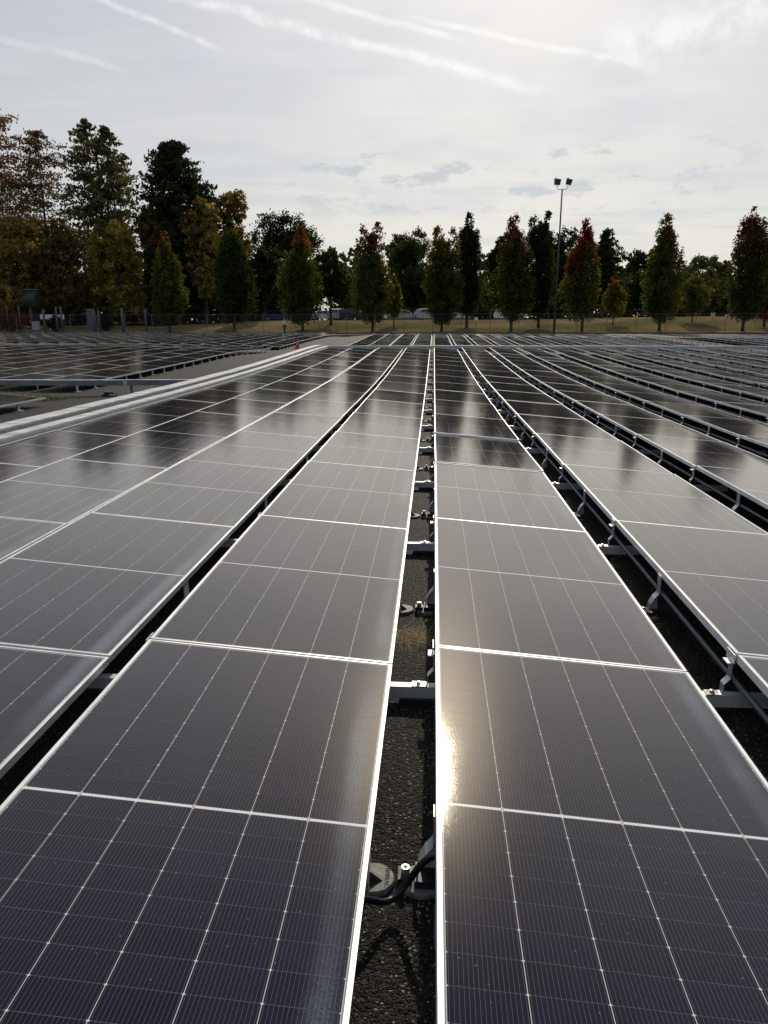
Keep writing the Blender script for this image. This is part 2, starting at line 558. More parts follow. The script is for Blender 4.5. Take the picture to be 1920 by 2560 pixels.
class MB:
    """collects shapes, builds ONE mesh"""

    def __init__(self):
        self.v, self.f, self.mi = [], [], []

    def add(self, vs, fs, mi=0):
        o = len(self.v)
        self.v += [tuple(p) for p in vs]
        self.f += [tuple(i + o for i in q) for q in fs]
        self.mi += [mi] * len(fs)
        return self

    def box(self, lo, hi, mat=None, mi=0):
        (a, b, c), (d, e, f) = lo, hi
        vs = [Vector(p) for p in ((a, b, c), (d, b, c), (d, e, c), (a, e, c), (a, b, f), (d, b, f), (d, e, f), (a, e, f))]
        if mat is not None:
            vs = [mat @ p for p in vs]
        return self.add(vs, [(0, 3, 2, 1), (4, 5, 6, 7), (0, 1, 5, 4), (1, 2, 6, 5), (2, 3, 7, 6), (3, 0, 4, 7)], mi)

    def tube(self, pts, rad, seg=8, cap=True, mi=0):
        pts = [Vector(p) for p in pts]
        rads = rad if isinstance(rad, (list, tuple)) else [rad] * len(pts)
        rings = []
        ref = Vector((0, 0, 1))
        for i, p in enumerate(pts):
            d = (pts[min(i + 1, len(pts) - 1)] - pts[max(i - 1, 0)]).normalized()
            s = d.cross(ref)
            if s.length < 0.05:
                s = d.cross(Vector((1, 0, 0)))
            s.normalize()
            q = s.cross(d).normalized()
            rings.append([p + (s * math.cos(2 * math.pi * k / seg) + q * math.sin(2 * math.pi * k / seg)) * rads[i] for k in range(seg)])
        vs = [x for r_ in rings for x in r_]
        fs = []
        for i in range(len(pts) - 1):
            for k in range(seg):
                a, b = i * seg + k, i * seg + (k + 1) % seg
                fs.append((a, b, b + seg, a + seg))
        if cap:
            fs.append(tuple(range(seg - 1, -1, -1)))
            fs.append(tuple((len(pts) - 1) * seg + k for k in range(seg)))
        return self.add(vs, fs, mi)

    def lathe(self, prof, seg=24, center=(0, 0, 0), mi=0):
        vs, fs = [], []
        cx, cy, cz = center
        for r_, z in prof:
            for k in range(seg):
                a = 2 * math.pi * k / seg
                vs.append((cx + r_ * math.cos(a), cy + r_ * math.sin(a), cz + z))
        n = len(prof)
        for i in range(n - 1):
            for k in range(seg):
                a, b = i * seg + k, i * seg + (k + 1) % seg
                fs.append((a, b, b + seg, a + seg))
        fs.append(tuple(range(seg - 1, -1, -1)))
        fs.append(tuple((n - 1) * seg + k for k in range(seg)))
        return self.add(vs, fs, mi)

    def ribbon(self, prof, w, axis='y', c=0.0, th=0.004, mi=0):
        """flat strap: prof is a list of (x,z), extruded +-w/2 along y, given thickness"""
        pts = [Vector((x, 0, z)) for x, z in prof]
        top, bot = [], []
        for i, p in enumerate(pts):
            d = (pts[min(i + 1, len(pts) - 1)] - pts[max(i - 1, 0)]).normalized()
            nrm = Vector((-d.z, 0, d.x)) * th / 2
            top.append(p + nrm)
            bot.append(p - nrm)
        vs = []
        for a, b in zip(top, bot):
            vs += [(a.x, c - w / 2, a.z), (a.x, c + w / 2, a.z), (b.x, c + w / 2, b.z), (b.x, c - w / 2, b.z)]
        fs = []
        for i in range(len(pts) - 1):
            o, q = i * 4, i * 4 + 4
            for k in range(4):
                fs.append((o + k, o + (k + 1) % 4, q + (k + 1) % 4, q + k))
        fs.append((3, 2, 1, 0))
        e = (len(pts) - 1) * 4
        fs.append((e, e + 1, e + 2, e + 3))
        return self.add(vs, fs, mi)

    def mesh(self, name, mats, smooth=False):
        me = bpy.data.meshes.new(name)
        me.from_pydata(self.v, [], self.f)
        for m in (mats if isinstance(mats, (list, tuple)) else [mats]):
            me.materials.append(m)
        if len(set(self.mi)) > 1:
            me.polygons.foreach_set('material_index', self.mi)
        if smooth:
            me.polygons.foreach_set('use_smooth', [True] * len(me.polygons))
        bm = bmesh.new()
        bm.from_mesh(me)
        bmesh.ops.recalc_face_normals(bm, faces=bm.faces)
        bm.to_mesh(me)
        bm.free()
        return me

    def build(self, name, mats, parent=None, smooth=False):
        o = bpy.data.objects.new(name, self.mesh(name, mats, smooth))
        link(o)
        if parent:
            o.parent = parent
        return o


def place(name, me, parent=None, loc=None, rot=None):
    o = bpy.data.objects.new(name, me)
    link(o)
    if parent:
        o.parent = parent
    if loc is not None:
        o.location = loc
    if rot is not None:
        o.rotation_euler = rot
    return o


def copy_tree(src, parent=None):
    c = src.copy()
    link(c)
    c.parent = parent
    for ch in src.children:
        copy_tree(ch, c)
    return c


ORD = ('first second third fourth fifth sixth seventh eighth ninth tenth eleventh twelfth thirteenth fourteenth fifteenth '
       'sixteenth seventeenth eighteenth nineteenth twentieth twenty-first twenty-second twenty-third twenty-fourth twenty-fifth '
       'twenty-sixth twenty-seventh twenty-eighth twenty-ninth thirtieth thirty-first thirty-second thirty-third thirty-fourth').split()

# ------------------------------------------------------------------ terrain
# height of the camera above the panels' high edge, along the rows
PROF = [(-30, 1.41), (0, 1.41), (3.19, 1.412), (5.49, 1.410), (7.79, 1.424), (10.08, 1.442), (12.38, 1.457), (14.68, 1.469), (16.98, 1.482),
        (19.28, 1.484), (21.57, 1.482), (23.87, 1.462), (26.17, 1.439), (28.47, 1.409), (30.77, 1.381), (33.06, 1.345),
        (35.36, 1.315), (38.0, 1.30), (40.5, 1.37), (44.0, 1.47), (47.0, 1.50), (51, 1.45), (56, 1.36), (62, 1.275), (68, 1.22), (74, 1.19),
        (80, 1.17), (600, 1.17)]
_px = np.array([p[0] for p in PROF])
_pz = np.array([p[1] for p in PROF])


def prof(Y):
    return CAM_Z - np.interp(Y, _px, _pz)


def sstep(x, a, b):
    t = np.clip((x - a) / (b - a), 0, 1)
    return t * t * (3 - 2 * t)


def cross(X, Y):
    X, Y = np.asarray(X, float), np.asarray(Y, float)
    dip = -0.13 * sstep(-X, 4.0, 10.0) * (1 - 0.5 * sstep(Y, 30, 60))
    return dip + 0.020 * np.clip(-X - 10.0, 0, 9) * (1 - sstep(Y, 42, 70))


HI = 0.29          # high edge above the asphalt


def high_z(X, Y):
    return float(prof(Y) + cross(X, Y))


def ground_z(X, Y):
    X, Y = np.asarray(X, float), np.asarray(Y, float)
    base = prof(Y) + cross(X, Y) - HI
    # grass bank beyond the fence, rising to the car park
    bank = 1.40 * sstep(Y, 84.5, 104) * (0.45 + 0.55 * sstep(X, -40, -18)) + 0.45 * sstep(X, 14, 40) * sstep(Y, 84.5, 110)
    lot = -0.05 * sstep(Y, 106, 116) * (1 - sstep(X, 14, 40))
    return base + bank + lot


def grid_sheet(name, xs, ys, mat, dz=0.0, bumpy=0.0):
    X, Y = np.meshgrid(xs, ys)
    Z = ground_z(X, Y) + dz
    if bumpy:
        Z = Z + bumpy * (np.sin(X * 0.7 + np.cos(Y * 0.5) * 2) * np.cos(Y * 0.9) * 0.5)
    vs = np.stack([X, Y, Z], -1).reshape(-1, 3)
    nx, ny = len(xs), len(ys)
    i, j = np.meshgrid(np.arange(nx - 1), np.arange(ny - 1))
    a = (j * nx + i).ravel()
    fs = np.stack([a, a + 1, a + nx + 1, a + nx], -1)
    me = bpy.data.meshes.new(name)
    me.from_pydata(vs.tolist(), [], fs.tolist())
    me.materials.append(mat)
    me.polygons.foreach_set('use_smooth', [True] * len(me.polygons))
    o = place(name, me)
    return o


ys_lot = np.concatenate([np.linspace(-40, -2, 8), np.arange(-1, 82.9, 0.75)])
xs_lot = np.concatenate([np.linspace(-90, -20, 15), np.arange(-19, 0, 1.0), np.arange(0, 60, 5.0), [60, 80, 110]])
tag(grid_sheet('asphalt_ground', xs_lot, ys_lot, M['asphalt']), 'dark asphalt lot under the solar rows', kind='structure')
ys_v = np.array([82.0, 83.0, 84.0, 85.0, 86.0, 87.0])
tag(grid_sheet('dirt_verge', np.arange(-90, 111, 4.0), ys_v, M['verge'], 0.012, 0.05), 'dark dirt verge along the fence', kind='structure')
ys_l = np.concatenate([np.arange(86.2, 130, 1.2), np.linspace(132, 900, 30)])
tag(grid_sheet('grass_bank', np.concatenate([np.linspace(-700, -100, 12), np.arange(-90, 110, 3.0), np.linspace(115, 700, 12)]), ys_l, M['lawn'], 0.0, 0.10),
    'dry mown grass bank beyond the fence', kind='structure')

# ------------------------------------------------------------------ solar panels
TILT = math.asin(0.092 / 1.108)


def frame_mesh():
    mb = MB()
    z0, z1 = -PT, 0.0
    t = LIP
    # rails butt end to end: long rails full length, short rails between them
    mb.box((0, 0, z0), (t, PL, z1))
    mb.box((PW - t, 0, z0), (PW, PL, z1))
    mb.box((t, 0, z0), (PW - t, 0.010, z1 - 0.0005))
    mb.box((t, PL - 0.010, z0), (PW - t, PL, z1 - 0.0005))
    return mb.mesh('panel_frame', M['alu'])


def uv_plane(name, lo, hi, z, mats, back=None, cham=0.0):
    (x0, y0), (x1, y1) = lo, hi
    if cham:
        c = cham
        vs = [(x0 + c, y0, z), (x1 - c, y0, z), (x1, y0 + c, z), (x1, y1 - c, z), (x1 - c, y1, z), (x0 + c, y1, z), (x0, y1 - c, z), (x0, y0 + c, z)]
        fs = [tuple(range(8))]
    else:
        vs = [(x0, y0, z), (x1, y0, z), (x1, y1, z), (x0, y1, z)]
        fs = [(0, 1, 2, 3)]
    if back is not None:
        n = len(vs)
        vs = vs + [(x, y, back) for x, y, _ in vs[:4]]
        fs.append((n + 3, n + 2, n + 1, n))
    me = bpy.data.meshes.new(name)
    me.from_pydata(vs, [], fs)
    for m in mats:
        me.materials.append(m)
    if back is not None:
        me.polygons[1].material_index = 1
    uvl = me.uv_layers.new(name='uv')
    for lp in me.loops:
        co = me.vertices[lp.vertex_index].co
        uvl.data[lp.index].uv = (co.x, co.y)
    return me


FRAME_ME = frame_mesh()
LAM_ME = uv_plane('laminate', (LIP, 0.010), (PW - LIP, PL - 0.010), -0.002, [M['panel'], M['back']], back=-0.009)
CELL_ME = []
for half in range(2):
    for j in range(12):
        v0 = PL / 2 + MID + j * CV if half else PL / 2 - MID - (j + 1) * CV
        for i in range(6):
            u0 = MU + i * CU
            CELL_ME.append(uv_plane('cell', (u0 + 0.0011, v0 + 0.0004), (u0 + CU - 0.0011, v0 + CV - 0.0004), -0.0016, [M['panel']], cham=0.0045))


def module_matrix(Xh, Y0, pitch_add=0.0, roll_add=0.0):
    """high edge at Xh, near end at Y0; rigid module following the ground"""
    z0, z1 = high_z(Xh, Y0), high_z(Xh, Y0 + SEAM)
    pitch = math.atan2(z1 - z0, SEAM) + pitch_add
    zc = (z0 + z1) / 2
    rot = Euler((pitch, TILT + roll_add, 0), 'XYZ').to_matrix().to_4x4()
    mid = Matrix.Translation(Vector((Xh, Y0 + SEAM / 2, zc)))
    return mid @ rot @ Matrix.Translation(Vector((0, -PL / 2, 0)))


PITCH_X = 1.308
ROWS_R = [0.03 + PITCH_X * j for j in range(16)]
ROWS_L = [-1.272, -2.575, -3.865, -5.095]
Y_K0 = 3.19
MODS = []          # dict per module


def add_mods(field, row, Xh, Y0, n):
    for k in range(n):
        MODS.append(dict(field=field, row=row, Xh=Xh, Y=Y0 + SEAM * k, k=k))


for j, X in enumerate(ROWS_R):
    add_mods('right', j, X, Y_K0 - SEAM, 16)
for j, X in enumerate(ROWS_L):
    add_mods('left', j, X, Y_K0 - SEAM, 16)
Y_FAR = 41.6
for j, X in enumerate(ROWS_R[:14]):
    add_mods('far_right', j, X, Y_FAR, 12)
for j, X in enumerate(ROWS_L):
    add_mods('far_left', j, X, Y_FAR, 12)
for j in range(16):
    add_mods('far_east', j, ROWS_R[13] + 3.1 + PITCH_X * j, Y_FAR + 1.5, 11)
for j in range(14):
    add_mods('west', j, -10.65 - PITCH_X * j, 20.35, 11)
for j in range(26):
    add_mods('far_west', j, -10.65 - PITCH_X * j, 48.6, 12)
for j in range(3):
    add_mods('patch', j, -9.80 - PITCH_X * j, 16.9 - SEAM * 3, 3)

# seating of single modules, seen in how they mirror the sky and the trees
SEAT = {('right', 0, 3): -0.75, ('right', 0, 4): -0.25, ('left', 0, 3): 0.15, ('right', 0, 2): 0.25, ('right', 1, 2): 0.2,
        ('right', 1, 3): 0.35, ('right', 2, 3): 0.3, ('left', 1, 2): 0.3, ('left', 0, 2): 0.3, ('left', 0, 4): 0.25}
for md in MODS:
    rr = random.Random(hash((md['field'].__len__(), md['row'], md['k'], round(md['Xh'] * 10))))
    pa = R(SEAT.get((md['field'], md['row'], md['k']), rr.gauss(0, 0.16)))
    ra = R(rr.gauss(0, 0.18))
    if md['Y'] < 4 and abs(md['Xh']) < 2:
        pa, ra = 0.0, 0.0
    md['M'] = module_matrix(md['Xh'], md['Y'] + rr.gauss(0, 0.002), pa, ra)
    c = [to_px(md['M'] @ Vector(p)) for p in ((0, 0, 0), (PW, 0, 0), (PW, PL, 0), (0, PL, 0))]
    md['area'] = 0.0
    if all(c):
        xs, ys = [p[0] for p in c], [p[1] for p in c]
        if max(xs) > 4 and min(xs) < 1916 and max(ys) > 0 and min(ys) < 2556:
            a = 0.5 * abs(sum(c[i][0] * c[(i + 1) % 4][1] - c[(i + 1) % 4][0] * c[i][1] for i in range(4)))
            fx = (min(max(xs), 1920) - max(min(xs), 0)) / (max(xs) - min(xs))
            md['area'] = a * fx
    elif md['Y'] > 0.5 and abs(md['Xh']) < 2.7:
        md['area'] = 5000.0

vis = sorted([m for m in MODS if m['area'] > 0], key=lambda m: -m['area'])
chosen = vis[:296]
for m in chosen:
    m['own'] = True
FIELD_WORDS = {
    'right': ('{n} solar panel from the camera in the {r} row right of the central gap', 'solar panels in the rows beside the central gap'),
    'left': ('{n} solar panel from the camera in the {r} row left of the central gap', 'solar panels in the rows beside the central gap'),
    'far_right': ('{n} solar panel beyond the far tray in the {r} row right of the gap', 'solar panels beyond the far cable tray'),
    'far_left': ('{n} solar panel beyond the far tray in the {r} row left of the gap', 'solar panels beyond the far cable tray'),
    'far_east': ('{n} solar panel in the far right field, {r} row right of its aisle', 'solar panels of the far right field'),
    'west': ('{n} solar panel past the short tray, {r} row left of the asphalt aisle', 'solar panels of the left field'),
    'far_west': ('{n} solar panel in the far left field, {r} row left of the aisle', 'solar panels of the far left field'),
    'patch': ('{n} solar panel before the short tray, {r} row left of the asphalt aisle', 'solar panels before the short tray'),
}
count = {}
for m in sorted(chosen, key=lambda m: (m['field'], m['row'], m['Y'])):
    key = (m['field'], m['row'])
    n = count.get(key, 0)
    count[key] = n + 1
    lab, grp = FIELD_WORDS[m['field']]
    root = empty('solar_panel')
    root.matrix_world = m['M']
    tag(root, lab.format(n=ORD[n], r=ORD[m['row']]), 'solar panel', grp)
    place('frame', FRAME_ME, root)
    lam = place('laminate', LAM_ME, root)
    near = (m['field'] == 'right' and m['row'] in (0, 1) and m['k'] <= 1) or (m['field'] == 'left' and m['row'] in (0, 1) and m['k'] <= 1)
    if near:
        for cm in CELL_ME:
            place('cell', cm, lam)


def merge_mesh(name, src, mats_src, mods):
    co = np.array([v.co[:] for v in src.vertices])
    fs = [tuple(p.vertices) for p in src.polygons]
    V, Fs, MI = [], [], []
    for i, m in enumerate(mods):
        A = np.array(m['M'])
        V.append(co @ A[:3, :3].T + A[:3, 3])
        o = i * len(co)
        Fs += [tuple(a + o for a in f) for f in fs]
        MI += [p.material_index for p in src.polygons]
    return np.concatenate(V), Fs, MI


rest = [m for m in MODS if not m.get('own') and (m['Y'] < 45 or m['area'] > 0 or m['Xh'] < 40)]
V1, F1, _ = merge_mesh('f', FRAME_ME, None, rest)
V2, F2, I2 = merge_mesh('l', LAM_ME, None, rest)
me = bpy.data.meshes.new('far_solar_panels')
me.from_pydata(np.concatenate([V1, V2]).tolist(), [], F1 + [tuple(a + len(V1) for a in f) for f in F2])
for m_ in (M['alu'], M['panel'], M['back']):
    me.materials.append(m_)
me.polygons.foreach_set('material_index', [0] * len(F1) + [i + 1 for i in I2])
uvl = me.uv_layers.new(name='uv')
lam_uv = np.array([(v.co.x, v.co.y) for v in LAM_ME.vertices])
nl = len(LAM_ME.vertices)
vi = np.zeros(len(me.loops), dtype=np.int32)
me.loops.foreach_get('vertex_index', vi)
uvs = np.zeros((len(vi), 2), dtype=np.float32)
sel = vi >= len(V1)
uvs[sel] = lam_uv[(vi[sel] - len(V1)) % nl]
uvl.data.foreach_set('uv', uvs.ravel())
tag(place('far_solar_panels', me), 'distant mass of solar panels in the far fields', 'solar panels', kind='stuff')

# ------------------------------------------------------------------ racking under the high edges
# pieces are built with the origin on the asphalt below the high edge of the row
HB = 0.245         # bracket top below frame


def disc_profile(r_):
    return [(r_, 0.0), (r_, 0.012), (r_ * 0.94, 0.018), (r_ * 0.30, 0.020)]


HF = {}
HF['disc'] = MB().lathe(disc_profile(0.068), 28, (-0.045, 0, 0)).mesh('base_disc', M['puck'])
blk = MB().box((-0.115, -0.030, 0.016), (-0.070, 0.030, 0.038)).box((-0.062, -0.045, 0.016), (0.010, 0.045, 0.044))
HF['block'] = blk.mesh('clamp_block', M['dark'])
HF['bolt'] = MB().lathe([(0.013, 0), (0.013, 0.022), (0.008, 0.022), (0.008, 0.010)], 12, (-0.092, 0, 0.038)).mesh('bolt', M['steel'])
strap = MB().ribbon([(-0.055, 0.044), (-0.050, 0.085), (-0.030, 0.125), (-0.008, 0.150), (-0.004, 0.170), (-0.006, 0.235), (-0.006, 0.262)], 0.060, th=0.005)
HF['strap'] = strap.mesh('bent_strap', M['galv'])
HF['gusset'] = MB().add([(-0.050, 0.021, 0.044), (0.004, 0.021, 0.044), (-0.006, 0.021, 0.150), (-0.050, 0.025, 0.044), (0.004, 0.025, 0.044), (-0.006, 0.025, 0.150)],
                        [(0, 1, 2), (5, 4, 3), (0, 3, 4, 1), (1, 4, 5, 2), (2, 5, 3, 0)]).mesh('gusset', M['alu'])

RL = {}
RL['rail'] = MB().box((-0.52, -0.022, 0.028), (0.34, 0.022, 0.083)).mesh('channel', M['alu'])
RL['plate'] = MB().box((-0.105, -0.024, 0.0835), (-0.045, 0.024, 0.089)).lathe([(0.010, 0), (0.010, 0.011), (0.005, 0.012)], 6, (-0.075, 0, 0.089)).mesh('channel_nut', M['steel'])
RL['strap'] = MB().ribbon([(-0.045, 0.0865), (-0.035, 0.089), (-0.034, 0.135), (-0.008, 0.165), (-0.007, 0.245)], 0.044, th=0.004).mesh('strap', M['galv'])
RL['clip'] = MB().box((-0.034, -0.03, 0.238), (-0.0085, 0.03, 0.244)).box((-0.0135, -0.045, 0.246), (-0.0085, 0.045, 0.288)).mesh('frame_clip', M['alu'])
RL['pad'] = MB().box((-0.16, -0.04, 0.0), (-0.0, 0.04, 0.0275)).mesh('rubber_pad', M['dark'])

LF = {}
LF['disc'] = MB().lathe(disc_profile(0.068), 28, (0.004, 0, 0)).mesh('base_disc', M['puck'])
LF['plate'] = MB().box((-0.012, -0.04, 0.018), (-0.006, 0.04, 0.160)).box((-0.034, -0.03, 0.018), (-0.0125, 0.03, 0.05)).mesh('upright_plate', M['alu'])
LF['rib'] = MB().add([(-0.005, -0.05, 0.0185), (0.035, -0.02, 0.0185), (-0.005, -0.02, 0.05), (-0.005, -0.045, 0.0185), (0.035, -0.015, 0.0185), (-0.005, -0.015, 0.05)],
                     [(0, 1, 2), (5, 4, 3), (0, 3, 4, 1), (1, 4, 5, 2), (2, 5, 3, 0)]).mesh('rib', M['dark'])


def row_words(field, j):
    side = 'right' if field == 'right' else 'left'
    return '{} row {} of the central gap'.format(ORD[j], side)


SUP = []
for j, X in enumerate(ROWS_R):
    for k in range(16):
        SUP.append(('foot', 'right', j, X, Y_K0 - SEAM + SEAM * (k + 0.5)))
        SUP.append(('rail', 'right', j, X, Y_K0 - SEAM + SEAM * (k + 1) + 0.03))
for k in range(16):
    SUP.append(('rail', 'left', 0, ROWS_L[0], Y_K0 - SEAM + SEAM * (k + 1) + 0.03))
    SUP.append(('low', 'left', 0, ROWS_L[0], Y_K0 - SEAM + SEAM * (k + 0.5)))
    SUP.append(('low', 'left', 1, ROWS_L[1], Y_K0 - SEAM + SEAM * (k + 0.5)))


def seen(p, m=10):
    q = to_px(p)
    return q and -m < q[0] < 1920 + m and -m < q[1] < 2560 + m


def sup_loc(s):
    X = s[3] + (1.105 if s[0] == 'low' else 0.0)
    return Vector((X, s[4], float(ground_z(X, s[4]))))


protos = {}
n_in = {}
far_sup = []
kinds_left = {'foot': 150, 'rail': 150, 'low': 30}
for s in sorted(SUP, key=lambda s: sup_loc(s).length):
    loc = sup_loc(s)
    if not seen(loc + Vector((0, 0, 0.2)), 60):
        continue
    if kinds_left[s[0]] <= 0:
        far_sup.append(s)
        continue
    kinds_left[s[0]] -= 1
    key = (s[0], s[1], s[2])
    n = n_in.get(key, 0)
    n_in[key] = n + 1
    if s[0] == 'foot':
        root = empty('support_foot', loc)
        tag(root, '{} round foot with bent strap under the {}'.format(ORD[n], row_words(s[1], s[2])), 'support foot', 'round feet carrying the high panel edges')
        for nm, me_ in (('base_disc', 'disc'), ('clamp_block', 'block'), ('bolt', 'bolt'), ('strap', 'strap'), ('gusset', 'gusset')):
            place(nm, HF[me_], root)
    elif s[0] == 'rail':
        root = empty('cross_rail', loc)
        tag(root, '{} metal cross rail at the seams under the {}'.format(ORD[n], row_words(s[1], s[2])), 'rail', 'cross rails spanning the gaps between rows')
        for nm, me_ in (('channel', 'rail'), ('channel_nut', 'plate'), ('strap', 'strap'), ('clip', 'clip'), ('pad', 'pad')):
            place(nm, RL[me_], root)
    else:
        root = empty('low_edge_foot', loc)
        tag(root, '{} round foot with plate under the low edge, {}'.format(ORD[n], row_words(s[1], s[2])), 'support foot', 'round feet under the low panel edges')
        for nm, me_ in (('base_disc', 'disc'), ('upright_plate', 'plate'), ('rib', 'rib')):
            place(nm, LF[me_], root)
    if n == 0 and s[2] == 0 and s[0] in ('foot', 'low'):
        protos[s[0], s[1]] = root

# brackets too small or too many to pick apart: one mass
mb = MB()
for s in far_sup:
    p = sup_loc(s)
    mb.box((p.x - 0.03, p.y - 0.02, p.z), (p.x - 0.004, p.y + 0.02, p.z + 0.255))
for m in rest:
    if m['field'] in ('far_right', 'far_left', 'far_east', 'west', 'far_west') and m['area'] > 0:
        for yy in (0.0, SEAM / 2):
            g = float(ground_z(m['Xh'], m['Y'] + yy))
            mb.box((m['Xh'] - 0.03, m['Y'] + yy - 0.02, g), (m['Xh'] - 0.004, m['Y'] + yy + 0.02, g + 0.25))
            g = float(ground_z(m['Xh'] + 1.1, m['Y'] + yy))
            mb.box((m['Xh'] + 1.06, m['Y'] + yy - 0.03, g), (m['Xh'] + 1.09, m['Y'] + yy + 0.03, g + 0.16))
for m in chosen:
    if m['field'] in ('west', 'patch') and m['row'] == 0 or m['field'].startswith('far_'):
        for yy in (0.02, SEAM / 2):
            g = float(ground_z(m['Xh'] + 1.1, m['Y'] + yy))
            mb.box((m['Xh'] + 1.06, m['Y'] + yy - 0.03, g), (m['Xh'] + 1.095, m['Y'] + yy + 0.03, g + 0.165))
            mb.box((m['Xh'] + 1.02, m['Y'] + yy - 0.07, g), (m['Xh'] + 1.16, m['Y'] + yy + 0.07, g + 0.02))
            g = float(ground_z(m['Xh'], m['Y'] + yy))
            mb.box((m['Xh'] - 0.03, m['Y'] + yy - 0.02, g), (m['Xh'] - 0.004, m['Y'] + yy + 0.02, g + 0.25))
tag(mb.build('far_support_brackets', M['galv']), 'small metal support brackets under the distant rows', 'brackets', kind='stuff')

# raised lettering on the nearest low foot
def text_mesh(fc):
    tmp = bpy.data.objects.new('tmp_text', fc)
    link(tmp)
    bpy.context.view_layer.update()
    me_ = bpy.data.meshes.new_from_object(tmp.evaluated_get(bpy.context.evaluated_depsgraph_get()))
    bpy.data.objects.remove(tmp)
    return place('lettering', me_)


lf = protos.get(('low', 'left'))
if lf:
    fc = bpy.data.curves.new('lettering', 'FONT')
    fc.body = 'UNIRAC'
    fc.size = 0.021
    fc.extrude = 0.0009
    fc.align_x = 'CENTER'
    fc.align_y = 'CENTER'
    fc.space_character = 1.15
    fc.materials.append(M['letter'])
    o = text_mesh(fc)
    o.parent = lf
    o.location = (0.048, 0.0, 0.0195)
    o.rotation_euler = (0, 0, R(-90))
hf = protos.get(('foot', 'right'))
if hf:
    fc = bpy.data.curves.new('lettering', 'FONT')
    fc.body = 'UNIRAC'
    fc.size = 0.017
    fc.extrude = 0.0009
    fc.align_x = 'CENTER'
    fc.align_y = 'CENTER'
    fc.materials.append(M['letter'])
    o = text_mesh(fc)
    o.parent = hf
    o.location = (-0.062, 0.046, 0.0195)

# conduit tubes clipped along the high edges
for j, X in enumerate(ROWS_R):
    y0 = Y_K0 - SEAM if j < 3 else max(Y_K0 - SEAM, X / 0.5 - 1)
    ys = np.arange(y0, 37.5, SEAM)
    pts = [(X + 0.012, y, high_z(X, y) - 0.135) for y in ys]
    root = empty('conduit', (0, 0, 0))
    tag(root, 'dark conduit tube under the high edge of the {}'.format(row_words('right', j)), 'conduit', 'conduits along the row edges')
    MB().tube(pts, 0.014, 10).build('tube', M['tube'], root, True)
    for i in range(1, len(pts), 3):
        p, q = Vector(pts[i - 1]), Vector(pts[i])
        c = p.lerp(q, 0.35)
        d = (q - p).normalized() * 0.07
        MB().tube([c - d, c + d], 0.018, 10).build('coupling', M['tube'], root, True)

